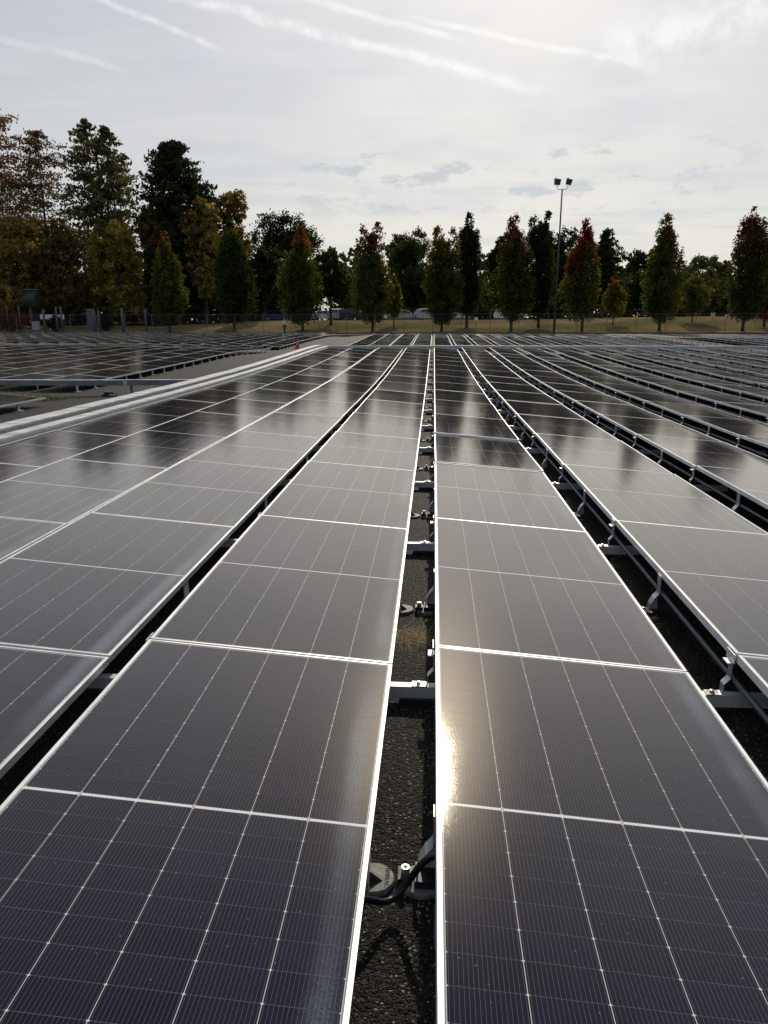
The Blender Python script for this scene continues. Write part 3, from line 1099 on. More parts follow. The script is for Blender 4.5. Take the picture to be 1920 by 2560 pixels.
# ------------------------------------------------------------------ covered cable trays
def tray_run(name, label, pts, width, height, lid_len, wall=M['tray'], legs=2.4):
    """pts: centre-line points (x,y,ztop)"""
    root = empty(name, (pts[0][0], pts[0][1], 0))
    tag(root, label, 'cable tray', 'covered metal cable trays')
    inv = Matrix.Translation(-Vector(root.location))
    P = [Vector(p) for p in pts]
    seglen = [(P[i + 1] - P[i]).length for i in range(len(P) - 1)]
    total = sum(seglen)

    def along(s):
        s = max(0, min(total - 1e-6, s))
        for i, L in enumerate(seglen):
            if s <= L:
                return P[i].lerp(P[i + 1], s / L), (P[i + 1] - P[i]).normalized()
            s -= L
        return P[-1], (P[-1] - P[-2]).normalized()

    n = max(1, round(total / lid_len))
    rl = random.Random(len(label))
    for i in range(n):
        a, d = along(total * i / n)
        b, _ = along(total * (i + 1) / n)
        d = (b - a).normalized()
        side = Vector((d.y, -d.x, 0)).normalized()
        up = side.cross(d)
        gap = 0.007
        z = rl.uniform(-0.004, 0.005)
        Mx = Matrix((side.to_4d(), d.to_4d(), up.to_4d(), (0, 0, 0, 1))).transposed()
        for q in range(3):
            Mx[3][q] = 0
        Mx = Matrix.Translation(inv @ a + Vector((0, 0, z))) @ Mx
        Lh = (b - a).length
        lid = MB().box((-width / 2 - 0.006, gap, -0.006), (width / 2 + 0.006, Lh - gap, 0.0), Mx)
        lid.box((-width / 2 - 0.006, gap, -0.022), (-width / 2 - 0.0035, Lh - gap, -0.0065), Mx)
        lid.box((width / 2 + 0.0035, gap, -0.022), (width / 2 + 0.006, Lh - gap, -0.0065), Mx)
        for rbx in range(1, 3):       # pressed cross ribs
            yy = Lh * rbx / 3
            lid.box((-width / 2, yy - 0.012, 0.0), (width / 2, yy + 0.012, 0.003), Mx)
        lid.build('lid', M['lid'], root)
        w = MB()
        for sx in (-1, 1):
            w.box((sx * width / 2 - 0.002, 0.001, -height), (sx * width / 2 + 0.002, Lh - 0.001, -0.0068), Mx)
            w.box((sx * (width / 2) - 0.012, 0.001, -height - 0.003), (sx * (width / 2) + 0.012, Lh - 0.001, -height - 0.0005), Mx)
        w.box((-width / 2 + 0.0025, 0.001, -height + 0.001), (width / 2 - 0.0025, Lh - 0.001, -height + 0.004), Mx)
        w.build('side_wall', wall, root)
        if i % 2 == 0:                # splice plates with bolts at the joints
            sp = MB()
            for sx in (-1, 1):
                x0 = sx * (width / 2 + 0.0022)
                sp.box((min(x0, x0 + sx * 0.004), -0.05, -height + 0.012), (max(x0, x0 + sx * 0.004), 0.05, -0.026), Mx)
                for by in (-0.03, 0.03):
                    sp.box((min(x0, x0 + sx * 0.012), by - 0.006, -height * 0.6), (max(x0, x0 + sx * 0.012), by + 0.006, -height * 0.6 + 0.012), Mx)
            sp.build('splice_plate', M['galv'], root)
    k = max(1, int(total / legs))
    for i in range(k + 1):
        a, d = along(total * (i + 0.3) / (k + 0.6))
        g = float(ground_z(a.x, a.y))
        side = Vector((d.y, -d.x, 0)).normalized()
        la = inv @ Vector((a.x, a.y, g))
        top = a.z - height - 0.004 - g
        Mx = Matrix.Translation(la) @ Matrix.Rotation(math.atan2(side.y, side.x), 4, 'Z')
        st = MB().box((-width / 2, -0.02, 0.0), (width / 2, 0.02, 0.03), Mx)
        for sx in (-1, 1):
            st.box((sx * width * 0.4 - 0.012, -0.012, 0.0305), (sx * width * 0.4 + 0.012, 0.012, max(0.05, top - 0.0255)), Mx)
        st.box((-width / 2 - 0.02, -0.02, max(0.052, top - 0.025)), (width / 2 + 0.02, 0.02, max(0.06, top)), Mx)
        st.build('stand', M['tube'], root)
    return root


def tray_pts(X, y0, y1, dz, step=SEAM):
    ys = list(np.arange(y0, y1, step)) + [y1]
    return [(X, y, high_z(-5.1, y) + dz) for y in ys]


tray_run('cable_tray', 'long cable tray with bright lid hugging the leftmost near row', tray_pts(-5.235, 2.0, 38.7, 0.060), 0.20, 0.13, 1.25)
tray_run('cable_tray', 'wider long cable tray farther from the near panels, beside the aisle', tray_pts(-5.62, 2.0, 38.4, 0.100), 0.30, 0.13, 1.25)
zt = high_z(-7, 19.4) + 0.085
tray_run('cable_tray', 'short cable tray crossing the left aisle before the left field', [(-16.0, 19.45, zt - 0.07), (-10.5, 19.4, zt - 0.045), (-5.75, 19.3, zt)], 0.11, 0.14, 1.9, wall=M['trayd'], legs=7.0)
zc_ = CAM_Z - 1.275
tray_run('cable_tray', 'far cable tray crossing behind the near rows', [(-5.6, 39.3, zc_ - 0.02), (0, 39.35, zc_), (10, 39.4, zc_ + 0.01), (20, 39.5, zc_ + 0.02), (34, 39.6, zc_ + 0.02)], 0.24, 0.13, 3.0)

# black pipe block under the short tray
r0 = at(320, 968, 19.1)
r0 = Vector((-8.15, 19.05, float(ground_z(-8.15, 19.05))))
root = empty('tray_foot', r0)
tag(root, 'black rubber block holding up the short cable tray', 'support block')
MB().box((-0.14, -0.11, 0), (0.14, 0.11, 0.05)).box((-0.09, -0.08, 0.0505), (0.09, 0.08, 0.10)).build('block', M['dark'], root)
MB().box((-0.11, -0.03, 0.1005), (0.11, 0.03, 0.135)).box((0.07, -0.16, 0.03), (0.20, -0.115, 0.06)).build('strut', M['steel'], root)

# ------------------------------------------------------------------ black cable across the central gap
yf = Y_K0 - SEAM / 2
g0 = float(ground_z(-0.1, 2.0))
ctrl = [(-0.60, 1.62, g0 + 0.17), (-0.40, 1.72, g0 + 0.17), (-0.27, 1.79, g0 + 0.150), (-0.174, 1.844, g0 + 0.105), (-0.125, 1.885, g0 + 0.062), (-0.092, 1.918, g0 + 0.050), (-0.054, 1.940, g0 + 0.085), (-0.005, 1.934, g0 + 0.165), (0.045, 1.92, g0 + 0.205), (0.14, 1.93, g0 + 0.20), (0.35, 1.98, g0 + 0.18)]


def smooth_path(ctrl, n=6):
    P = [Vector(c) for c in ctrl]
    out = []
    for i in range(len(P) - 1):
        p0, p1, p2, p3 = P[max(i - 1, 0)], P[i], P[i + 1], P[min(i + 2, len(P) - 1)]
        for k in range(n):
            t = k / n
            out.append(0.5 * ((2 * p1) + (-p0 + p2) * t + (2 * p0 - 5 * p1 + 4 * p2 - p3) * t * t + (-p0 + 3 * p1 - 3 * p2 + p3) * t ** 3))
    out.append(P[-1])
    return out


tag(MB().tube(smooth_path(ctrl), 0.0105, 10).build('cable', M['cable'], None, True), 'thick black cable looping across the central gap', 'cable')


# ------------------------------------------------------------------ dry tufts and weeds
def tuft(name, label, cat, X, Y, n, spread, h, mat, flat=0.4, kind=None, group=None, wid=0.003):
    V, Fs = [], []
    rr = random.Random(int(abs(X * 1000 + Y * 77)))
    for i in range(n):
        a = rr.uniform(0, 2 * math.pi)
        r_ = spread * math.sqrt(rr.random())
        bx, by = X + r_ * math.cos(a), Y + r_ * math.sin(a) * 0.6
        bz = float(ground_z(bx, by))
        L = h * rr.uniform(0.4, 1.2)
        da = rr.uniform(0, 2 * math.pi)
        lean = rr.uniform(0.2, 1.0) * flat
        d = Vector((math.cos(da) * lean, math.sin(da) * lean, max(0.05, 1 - lean * 0.8))).normalized()
        s = Vector((-math.sin(da), math.cos(da), 0)) * wid
        p = Vector((bx, by, bz))
        o = len(V)
        bend = Vector((math.cos(da), math.sin(da), -0.9)) * L * 0.3
        q, t = p + d * L * 0.55, p + d * L + bend
        t.z = max(t.z, bz + 0.004)
        V += [p - s, p + s, q + s * 0.8, q - s * 0.8, t]
        Fs += [(o, o + 1, o + 2, o + 3), (o + 3, o + 2, o + 4)]
    me = bpy.data.meshes.new(name)
    me.from_pydata([tuple(v) for v in V], [], Fs)
    me.materials.append(mat)
    o = place(name, me)
    tag(o, label, cat, group, kind)
    return o


tuft('dry_grass_tuft', 'straw-coloured dry grass tuft in the central gap', 'grass', -0.10, 3.95, 170, 0.13, 0.20, M['straw'], 2.6, wid=0.0012)
tuft('dry_grass_tuft', 'dry grass tuft in the gap left of the centre row', 'grass', -1.43, 4.05, 80, 0.09, 0.15, M['straw'], 2.2, wid=0.0012)
tuft('dry_weeds', 'dry weeds and grass growing under the short cable tray', 'weeds', -11.2, 18.6, 1500, 1.6, 0.14, M['straw'], 0.7, 'stuff', wid=0.004)
tuft('green_weeds', 'low green-brown weeds behind the left edge panel', 'weeds', -9.9, 18.3, 900, 1.0, 0.12, M['weed'], 0.7, 'stuff', wid=0.006)
for i, (x, y) in enumerate(((1.22, 5.3), (1.20, 4.15), (1.24, 7.2))):
    tuft('dry_grass_tuft', ['brownish dry grass lying in the gap right of the near right row',
                            'sparse dry stalks in the gap at the right, nearest the camera',
                            'dry stalks in the right gap, farther from the camera'][i], 'grass', x, y, 50, 0.07, 0.11, M['straw'], 1.3, wid=0.0012)


# ------------------------------------------------------------------ leaves
def leaf_mesh(name, P, S, C, mat, elong=1.0, updir=None, rs=None):
    """P (n,3) centres, S sizes, C (n,3) colours: one small quad per leaf"""
    n = len(P)
    rs = rs or rng
    a = rs.normal(size=(n, 3))
    if updir is not None:
        a = a * 0.6 + updir
    a /= np.linalg.norm(a, axis=1, keepdims=True) + 1e-9
    b = rs.normal(size=(n, 3))
    b -= a * np.sum(a * b, axis=1, keepdims=True)
    b /= np.linalg.norm(b, axis=1, keepdims=True) + 1e-9
    S = S[:, None]
    u, v = a * S * 0.5 * elong, b * S * 0.36
    q = np.stack([P - u, P + v * 1.0, P + u, P - v * 1.0], 1).reshape(-1, 3)
    me = bpy.data.meshes.new(name)
    me.vertices.add(4 * n)
    me.vertices.foreach_set('co', q.astype(np.float32).ravel())
    me.loops.add(4 * n)
    me.loops.foreach_set('vertex_index', np.arange(4 * n, dtype=np.int32))
    me.polygons.add(n)
    me.polygons.foreach_set('loop_start', np.arange(0, 4 * n, 4, dtype=np.int32))
    me.polygons.foreach_set('loop_total', np.full(n, 4, dtype=np.int32))
    ca = me.color_attributes.new('leaf', 'FLOAT_COLOR', 'POINT')
    cc = np.ones((4 * n, 4), dtype=np.float32)
    cc[:, :3] = np.repeat(np.clip(C, 0.002, 0.9), 4, axis=0)
    ca.data.foreach_set('color', cc.ravel())
    me.materials.append(mat)
    me.update()
    me.validate()
    return me


def mixc(a, b, t):
    t = np.asarray(t)[:, None]
    return np.asarray(a)[None, :] * (1 - t) + np.asarray(b)[None, :] * t


GREEN = (0.040, 0.062, 0.017)
DKGREEN = (0.020, 0.036, 0.014)
YGREEN = (0.125, 0.130, 0.028)
RED = (0.20, 0.014, 0.018)
ORANGE = (0.18, 0.055, 0.014)
GOLD = (0.20, 0.125, 0.024)
BROWN = (0.12, 0.065, 0.025)
FIRG = (0.022, 0.034, 0.017)


def tree_root(name, label, base, group):
    r_ = empty(name, base)
    tag(r_, label, 'tree', group)
    return r_


def limbs(root, H, r0, lean, branches, trunk_top=0.9):
    mb = MB()
    pts = [(lean[0] * t * H, lean[1] * t * H, t * H * trunk_top - (0.1 if t == 0 else 0)) for t in (0, 0.03, 0.12, 0.3, 0.5, 0.75, 1.0)]
    rad = [r0 * 1.35, r0 * 1.05, r0 * 0.92, r0 * 0.75, r0 * 0.55, r0 * 0.3, r0 * 0.08]
    mb.tube(pts, rad, 9)
    for p, q, a in branches:
        mid = (Vector(p) + Vector(q)) / 2 + Vector((0, 0, 0.06 * (Vector(q) - Vector(p)).length))
        mb.tube([p, mid, q], [a, a * 0.6, a * 0.15], 5, False)
    return mb.build('trunk', M['bark'], root, True)


def columnar(label, px, top, wpx, base_y, Y, c_low, c_top, red_amt=0.5, red_side=0.0, seed=1, dens=1.0, twin=False, clear=0.11, cmix=0.5, full=0.5, group='columnar maples along the fence'):
    rs = np.random.default_rng(seed)
    b = at(px, base_y, Y)
    gz = float(ground_z(b.x, Y))
    tp = at(px, top, Y)
    H = tp.z - gz
    Rm = wpx / 2 * (Y / F_PX) * 1.08
    root = tree_root('columnar_maple_tree', label, (b.x, Y, gz), group)
    z0 = H * clear
    n_cl = int(640 * dens)
    ang = rs.uniform(0, 2 * np.pi, n_cl)
    t = rs.beta(1.15, 1.0, n_cl)
    cone = [.45, .74, .96, 1.0, .88, .66, .44, .24, .05]
    colu = [.50, .72, .92, 1.0, 1.0, .92, .74, .46, .10]
    env = np.interp(t, [0, .06, .2, .38, .55, .72, .86, .95, 1], [a_ * (1 - full) + b_ * full for a_, b_ in zip(cone, colu)])
    # upswept plumes round a core give the uneven, spired outline
    npl = 14
    pa_ = rs.uniform(0, 2 * np.pi, npl)
    pr_ = Rm * 0.74 * np.sqrt(rs.uniform(0.05, 1.0, npl))
    pt_ = np.clip(1.0 - 0.52 * (1 - 0.55 * full) * (pr_ / Rm) - rs.uniform(0, 0.12, npl), 0.4, 1.0)
    pt_[0], pr_[0] = 1.0, Rm * 0.10
    if twin:
        pt_[1], pr_[1], pa_[1] = 0.97, Rm * 0.50, 0.2 if seed % 2 else 2.9
        pr_[0], pa_[0] = Rm * 0.36, pa_[1] + np.pi
    pk = rs.choice(npl, n_cl, p=(pt_ ** 1.5) * np.where(np.arange(npl) < 2, 1.5, 1.0) / np.sum((pt_ ** 1.5) * np.where(np.arange(npl) < 2, 1.5, 1.0)))
    core = rs.random(n_cl) < 0.30
    s_ = t * 1.0
    t = np.where(core, t * 0.86, s_ * pt_[pk])
    penv = np.interp(s_, [0, .1, .35, .6, .8, .93, 1], [.55, .85, 1.0, .92, .72, .46, .12]) * Rm * 0.50
    bend = np.interp(s_, [0, .25, .5, 1], [.45, .9, 1.0, .85])
    rloc = np.sqrt(rs.uniform(0.1, 1.0, n_cl)) * penv
    cx = np.where(core, np.sqrt(rs.random(n_cl)) * env * Rm * 0.72 * np.cos(ang), pr_[pk] * bend * np.cos(pa_[pk]) + rloc * np.cos(ang))
    cy = np.where(core, np.sqrt(rs.random(n_cl)) * env * Rm * 0.72 * np.sin(ang), pr_[pk] * bend * np.sin(pa_[pk]) + rloc * np.sin(ang))
    rr = np.hypot(cx, cy)
    lean = rs.normal(0, 0.010, 2)
    zz = z0 + t * (H - z0)
    cen = np.stack([cx + lean[0] * zz, cy + lean[1] * zz, zz], 1)
    nl = 22
    P = np.repeat(cen, nl, 0)
    cr = np.repeat(np.interp(t, [0, .5, 1], [0.40, 0.35, 0.24]) * (Rm / 1.7) ** 0.5, nl)
    dv = rs.normal(size=(len(P), 3))
    dv /= np.linalg.norm(dv, axis=1, keepdims=True)
    P = P + dv * (cr * rs.uniform(0.25, 1.25, len(P)))[:, None] * np.array([1, 1, 1.3])
    P[:, 2] = np.minimum(P[:, 2], H + 0.12)
    S = rs.uniform(0.15, 0.32, len(P))
    tt = np.clip((P[:, 2] - z0) / (H - z0), 0, 1)
    side = P[:, 0] / Rm
    tc_ = np.repeat(rs.normal(0, 0.16, n_cl), nl)
    f = sstep(tt + red_side * side * 0.35 + tc_, 1.0 - red_amt - 0.12, 1.0 - red_amt + 0.22)
    C = mixc(c_low, c_top, f)
    yl = np.repeat(rs.random(n_cl), nl)
    C = C * (1 - 0.0) + (np.asarray(YGREEN)[None] - C) * ((yl * cmix) * (1 - f))[:, None]
    C = C * np.repeat(rs.uniform(0.7, 1.4, n_cl), nl)[:, None] * rs.uniform(0.72, 1.32, len(P))[:, None]
    br = []
    for i in rs.choice(n_cl, 26, replace=False):
        h0 = max(z0 * 0.9, cen[i, 2] - rr[i] * 2.2 - 0.8)
        br.append(((lean[0] * h0, lean[1] * h0, h0), tuple(cen[i]), 0.035))
    limbs(root, H, 0.16 * (H / 12), lean, br)
    place('crown', leaf_mesh('crown', P, S, C, M['leaf'], 1.1, None, rs), root)
    return root


def broadleaf(label, px, top, wpx, base_y, Y, cols, seed=1, dens=1.0, leaf=0.34, low=0.12, name='broadleaf_tree', group='dark broadleaf trees behind', flat_top=0.6, gz=None):
    rs = np.random.default_rng(seed)
    b = at(px, base_y, Y)
    gz = float(ground_z(b.x, Y)) if gz is None else gz
    H = at(px, top, Y).z - gz
    W = wpx / 2 * Y / F_PX
    root = tree_root(name, label, (b.x, Y, gz), group)
    # lobes
    nlobe = 13
    L = []
    for i in range(nlobe):
        a = rs.uniform(0, 6.28)
        t = rs.uniform(low + 0.12, 0.86)
        e = math.sqrt(max(0.02, 1 - ((t - 0.50) / 0.56) ** 2)) ** flat_top
        rr = W * e * rs.uniform(0.35, 0.72)
        L.append((rr * math.cos(a), rr * math.sin(a), t * H, W * rs.uniform(0.32, 0.50), H * rs.uniform(0.09, 0.15)))
    L.append((W * 0.05, 0, H * 0.86, W * 0.38, H * 0.125))
    L.append((0, 0, H * 0.55, W * 0.72, H * 0.30))
    L = np.array(L)
    n_cl = int(640 * dens)
    pick = rs.choice(len(L), n_cl, p=(L[:, 3] ** 2 * L[:, 4]) ** 0.6 / np.sum((L[:, 3] ** 2 * L[:, 4]) ** 0.6))
    d = rs.normal(size=(n_cl, 3))
    d /= np.linalg.norm(d, axis=1, keepdims=True)
    d *= rs.uniform(0.55, 1.02, n_cl)[:, None]
    cen = L[pick, :3] + d * np.stack([L[pick, 3], L[pick, 3], L[pick, 4]], 1)
    cen[:, 2] = np.clip(cen[:, 2], H * low, H * 0.985)
    nl = 24
    P = np.repeat(cen, nl, 0)
    cr = np.repeat(rs.uniform(0.07, 0.13, n_cl) * W * 1.15, nl)
    dv = rs.normal(size=(len(P), 3))
    dv /= np.linalg.norm(dv, axis=1, keepdims=True)
    P = P + dv * (cr * rs.uniform(0.2, 1.25, len(P)))[:, None]
    P[:, 2] = np.maximum(P[:, 2], H * low * 0.8)
    S = leaf * rs.uniform(0.6, 1.4, len(P))
    f = np.repeat(np.clip(rs.normal(0.5, 0.3, n_cl), 0, 1), nl)
    C = mixc(cols[0], cols[1], f) * rs.uniform(0.6, 1.4, len(P))[:, None]
    br = []
    for i in rs.choice(n_cl, 30, replace=False):
        h0 = min(H * 0.6, max(H * low * 0.9, cen[i, 2] * 0.55))
        br.append(((0, 0, h0), tuple(cen[i]), 0.05 * H / 14))
    limbs(root, H, 0.26 * H / 14, rs.normal(0, 0.008, 2), br, 0.8)
    place('crown', leaf_mesh('crown', P, S, C, M['leaf'], 1.1, None, rs), root)
    return root


def conifer(label, px, top, wpx, base_y, Y, cols, seed=1, dens=1.0, leaf=0.5, low=0.1, tops=((0, 1.0),), gap=0.0, name='conifer_tree', tip=None, shape=None, group='tall trees at the left'):
    rs = np.random.default_rng(seed)
    b = at(px, base_y, Y)
    gz = float(ground_z(b.x, Y))
    H = at(px, top, Y).z - gz
    W = wpx / 2 * Y / F_PX * 1.12
    root = tree_root(name, label, (b.x, Y, gz), group)
    shape = shape or ([0, .12, .3, .5, .7, .85, .95, 1], [.7, 1.0, .95, .78, .52, .32, .15, .03])
    Ps, Cs, br = [], [], []
    for ox, hs in tops:
        Ht = H * hs
        nb = int(210 * dens)
        for i in range(nb):
            t = low + (1 - low) * (i + rs.random()) / nb
            if rs.random() < gap:
                continue
            a = rs.uniform(0, 6.28)
            ln = W * np.interp(t, *shape) * rs.uniform(0.55, 1.12) * (1 if len(tops) == 1 else 0.88)
            z = t * Ht
            m = int(30 + 55 * ln / W)
            s = rs.uniform(0.08, 1.0, m) ** 0.75
            rise = 0.16 * (t - 0.35)
            x = ox * W * (0.25 + 0.75 * t) + s * ln * math.cos(a)
            y = s * ln * math.sin(a)
            zz = z + ln * (s * rise * 2 - 0.28 * s * s * (1 - t * 0.7)) + np.where(s > 0.85, 0.10 * ln * (s - 0.85) / 0.15, 0)
            q = np.stack([x, y, zz], 1)
            wdt = (0.12 + 0.16 * (1 - s)) * ln * 0.5 + 0.12
            q += rs.normal(size=q.shape) * np.stack([wdt * 0.9, wdt * 0.9, wdt * 0.42], 1)
            Ps.append(q)
            f = np.clip(rs.normal(0.45, 0.22) + 0.25 * (s - 0.5), 0, 1)
            c = mixc(cols[0], cols[1], f)
            if tip is not None:
                g_ = sstep(np.full(len(s), t), 0.45, 0.95) * rs.uniform(0.3, 1)
                c = c * (1 - g_[:, None]) + np.asarray(tip)[None] * g_[:, None]
            Cs.append(c * rs.uniform(0.65, 1.3, m)[:, None])
            if i % 2 == 0:
                br.append(((ox * W * (0.25 + 0.75 * t), 0, z), (float(ox * W * (0.25 + 0.75 * t) + 0.85 * ln * math.cos(a)), float(0.85 * ln * math.sin(a)), float(z + ln * (0.85 * rise * 2 - 0.2))), 0.05))
        q = np.stack([np.full(40, ox * W) + rs.normal(0, .12, 40), rs.normal(0, .12, 40), Ht * (1 - 0.05 * rs.random(40))], 1)
        Ps.append(q)
        Cs.append(mixc(cols[0], cols[1], rs.random(40)))
    P, C = np.concatenate(Ps), np.concatenate(Cs)
    S = leaf * rs.uniform(0.6, 1.4, len(P))
    limbs(root, H, 0.30 * H / 22, (0, 0), br, 0.98)
    if len(tops) > 1:
        mb = MB()
        for ox, hs in tops:
            mb.tube([(ox * W * 0.3, 0, H * 0.25), (ox * W * 0.7, 0, H * 0.6), (ox * W, 0, H * hs * 0.98)], [0.16, 0.12, 0.03], 7)
        mb.build('trunk', M['bark'], root, True)
    place('crown', leaf_mesh('crown', P, S, C, M['needle'], 1.5, np.array([0, 0, -0.25]), rs), root)
    return root


k_ = 1920 / 1659.0


def VX(*a):
    return [v * k_ for v in a]


# columnar maples, in the photograph's view coordinates (x, top, width, base)
COLM = [
    ('slim green columnar maple with a small red tip, first from the left', 367, 502, 76, 712, 84.6 + 3, GREEN, RED, 0.10, 0, 21, False, 0.12, 0.9),
    ('dark green columnar maple beside the golden broadleaf tree', 507, 478, 84, 713, 89, DKGREEN, GREEN, 0.3, 0.3, 22, False, 0.1, 0.35),
    ('broad green columnar maple with an orange top behind the worker', 654, 492, 92, 712, 89, GREEN, ORANGE, 0.13, 0, 23, False, 0.1, 0.7),
    ('columnar maple with rust-red twin top above a yellow-green crown', 805, 483, 78, 711, 89, GREEN, (0.15, 0.04, 0.022), 0.26, 0, 24, True, 0.11, 0.8),
    ('twin-topped olive columnar maple beside the dark slender one', 954, 490, 78, 712, 89, GREEN, GOLD, 0.25, 0, 25, True, 0.1, 0.5),
    ('dark green slender columnar maple without any red', 1008, 460, 62, 706, 93, DKGREEN, DKGREEN, 0.1, 0, 26, False, 0.12, 0.3),
    ('columnar maple with a brownish red upper half left of the dark one', 1104, 462, 82, 712, 89, (0.035, 0.055, 0.018), (0.11, 0.042, 0.022), 0.34, 0.15, 27, False, 0.12, 0.5),
    ('dark green columnar maple just left of the floodlight pole', 1163, 457, 66, 706, 93, DKGREEN, DKGREEN, 0.1, 0, 28, True, 0.11, 0.3),
    ('columnar maple with a crimson top just right of the floodlight pole', 1257, 474, 80, 712, 89, GREEN, RED, 0.34, -0.6, 29, False, 0.12, 1.0),
    ('columnar maple with a spire top and a red right shoulder', 1424, 459, 92, 712, 89, (0.040, 0.060, 0.018), (0.14, 0.025, 0.02), 0.20, 1.0, 30, False, 0.11, 0.7),
    ('largest columnar maple at the right with a dark red top', 1604, 450, 94, 712, 89, (0.024, 0.042, 0.016), (0.13, 0.018, 0.02), 0.20, -0.7, 31, False, 0.12, 0.4),
    ('bright red-orange columnar maple cut by the right edge', 1650, 500, 62, 706, 93, (0.15, 0.06, 0.014), (0.20, 0.022, 0.018), 0.75, 0, 32, False, 0.1, 0.3),
]
FULL = {21: 0.2, 22: 0.5, 23: 0.0, 24: 0.3, 25: 0.7, 26: 0.9, 27: 0.5, 28: 1.0, 29: 0.5, 30: 0.1, 31: 1.0, 32: 0.8}
for lab, x, tp, w, by, Y, cl, ct, ra, rs_, sd, tw, clr, cmx in COLM:
    x, tp, w, by = VX(x, tp, w, by)
    columnar(lab, x, tp, w, by, Y, cl, ct, ra, rs_, sd, 1.15, tw, clr, cmx, FULL.get(sd, 0.5))
for lab, x, tp, w, by, Y, cl, ct, sd, dn in [
    ('small yellow-green young tree leaning against the rust-red maple', 851, 597, 40, 700, 94, YGREEN, YGREEN, 41, 0.35),
    ('sparse young tree turning orange between two maples', 1324, 600, 52, 703, 95, (0.10, 0.10, 0.03), ORANGE, 42, 0.22),
    ('pale green young tree left of the largest right maple', 1494, 588, 62, 705, 97, (0.09, 0.11, 0.035), YGREEN, 43, 0.35)]:
    x, tp, w, by = VX(x, tp, w, by)
    columnar(lab, x, tp, w, by, Y, cl, ct, 0.3, 0.4, sd, dn, False, 0.22, 0.8, 0.5, 'young trees on the grass bank')

DK = ((0.016, 0.027, 0.012), (0.042, 0.058, 0.020))
MIDG = ((0.028, 0.044, 0.017), (0.080, 0.095, 0.03))
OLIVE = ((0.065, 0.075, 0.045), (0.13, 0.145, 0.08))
GOLDC = ((0.11, 0.105, 0.040), (0.40, 0.29, 0.075))
BRN = ((0.085, 0.088, 0.038), (0.30, 0.225, 0.070))
BL = [
    ('big dark broadleaf tree behind the orange-topped maple', 628, 455, 168, 700, 156, DK, 51, 1.5, 0.42, 0.12),
    ('dark broadleaf tree with a stout trunk on the bank', 715, 532, 92, 708, 96, MIDG, 52, 0.9, 0.32, 0.16),
    ('dark green tree squeezed between two maples at left', 572, 530, 60, 700, 105, DK, 53, 0.8, 0.34, 0.08),
    ('dark round tree behind the twin-topped maple', 900, 492, 128, 696, 166, MIDG, 54, 1.2, 0.42, 0.10),
    ('low dark tree behind the parked cars near the centre', 893, 575, 110, 696, 158, DK, 55, 1.0, 0.40, 0.10),
    ('dark tree behind the floodlight pole', 1215, 490, 110, 700, 160, DK, 56, 1.2, 0.40, 0.10),
    ('ragged tree behind the crimson-topped maple', 1300, 492, 84, 700, 163, MIDG, 57, 0.9, 0.40, 0.10),
    ('dark tree between two right maples', 1385, 533, 88, 700, 160, DK, 58, 0.8, 0.40, 0.10),
    ('dark pine-like tree behind the brown-red maple', 1078, 505, 70, 700, 163, DK, 59, 0.9, 0.38, 0.10),
    ('golden brown tree left of the big dark broadleaf', 500, 406, 104, 706, 112, ((0.10, 0.08, 0.028), (0.26, 0.175, 0.045)), 60, 1.2, 0.36, 0.08),
]
for lab, x, tp, w, by, Y, cols, sd, dn, lf_, lw in BL:
    x, tp, w, by = VX(x, tp, w, by)
    broadleaf(lab, x, tp, w, by, Y, cols, sd, dn, lf_, lw)
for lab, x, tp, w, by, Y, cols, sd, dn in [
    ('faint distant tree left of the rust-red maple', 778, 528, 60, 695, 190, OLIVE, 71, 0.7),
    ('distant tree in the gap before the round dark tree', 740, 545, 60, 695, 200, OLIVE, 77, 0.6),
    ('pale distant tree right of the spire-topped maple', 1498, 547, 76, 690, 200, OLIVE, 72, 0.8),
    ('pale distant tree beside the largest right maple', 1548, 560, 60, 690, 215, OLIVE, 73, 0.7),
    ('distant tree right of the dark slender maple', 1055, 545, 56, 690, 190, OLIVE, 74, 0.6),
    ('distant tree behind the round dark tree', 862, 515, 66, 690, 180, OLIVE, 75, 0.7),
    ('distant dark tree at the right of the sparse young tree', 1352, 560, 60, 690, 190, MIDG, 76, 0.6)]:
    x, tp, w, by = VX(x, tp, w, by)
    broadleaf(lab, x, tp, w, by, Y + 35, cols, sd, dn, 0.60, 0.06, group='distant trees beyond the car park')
for lab, x, tp, w, by, Y, cols, sd, dn in [
    ('golden autumn tree with low boughs at the left edge', 42, 462, 165, 712, 98, GOLDC, 81, 1.3),
    ('rust-brown autumn tree under the sparse redwood', 140, 468, 140, 712, 102, BRN, 82, 1.1),
    ('golden green tree under the twin conifer', 268, 478, 135, 714, 98, ((0.12, 0.115, 0.036), (0.40, 0.30, 0.065)), 83, 1.1),
    ('brown autumn tree left of the dense dark conifer', 352, 436, 112, 712, 106, BRN, 84, 1.0),
    ('golden yellow tree right of the dense dark conifer', 448, 422, 105, 712, 104, GOLDC, 85, 1.1)]:
    x, tp, w, by = VX(x, tp, w, by)
    broadleaf(lab, x, tp, w, by, Y, cols, sd, dn, 0.36, 0.07, name='autumn_tree', group='autumn trees at the left', flat_top=0.35)

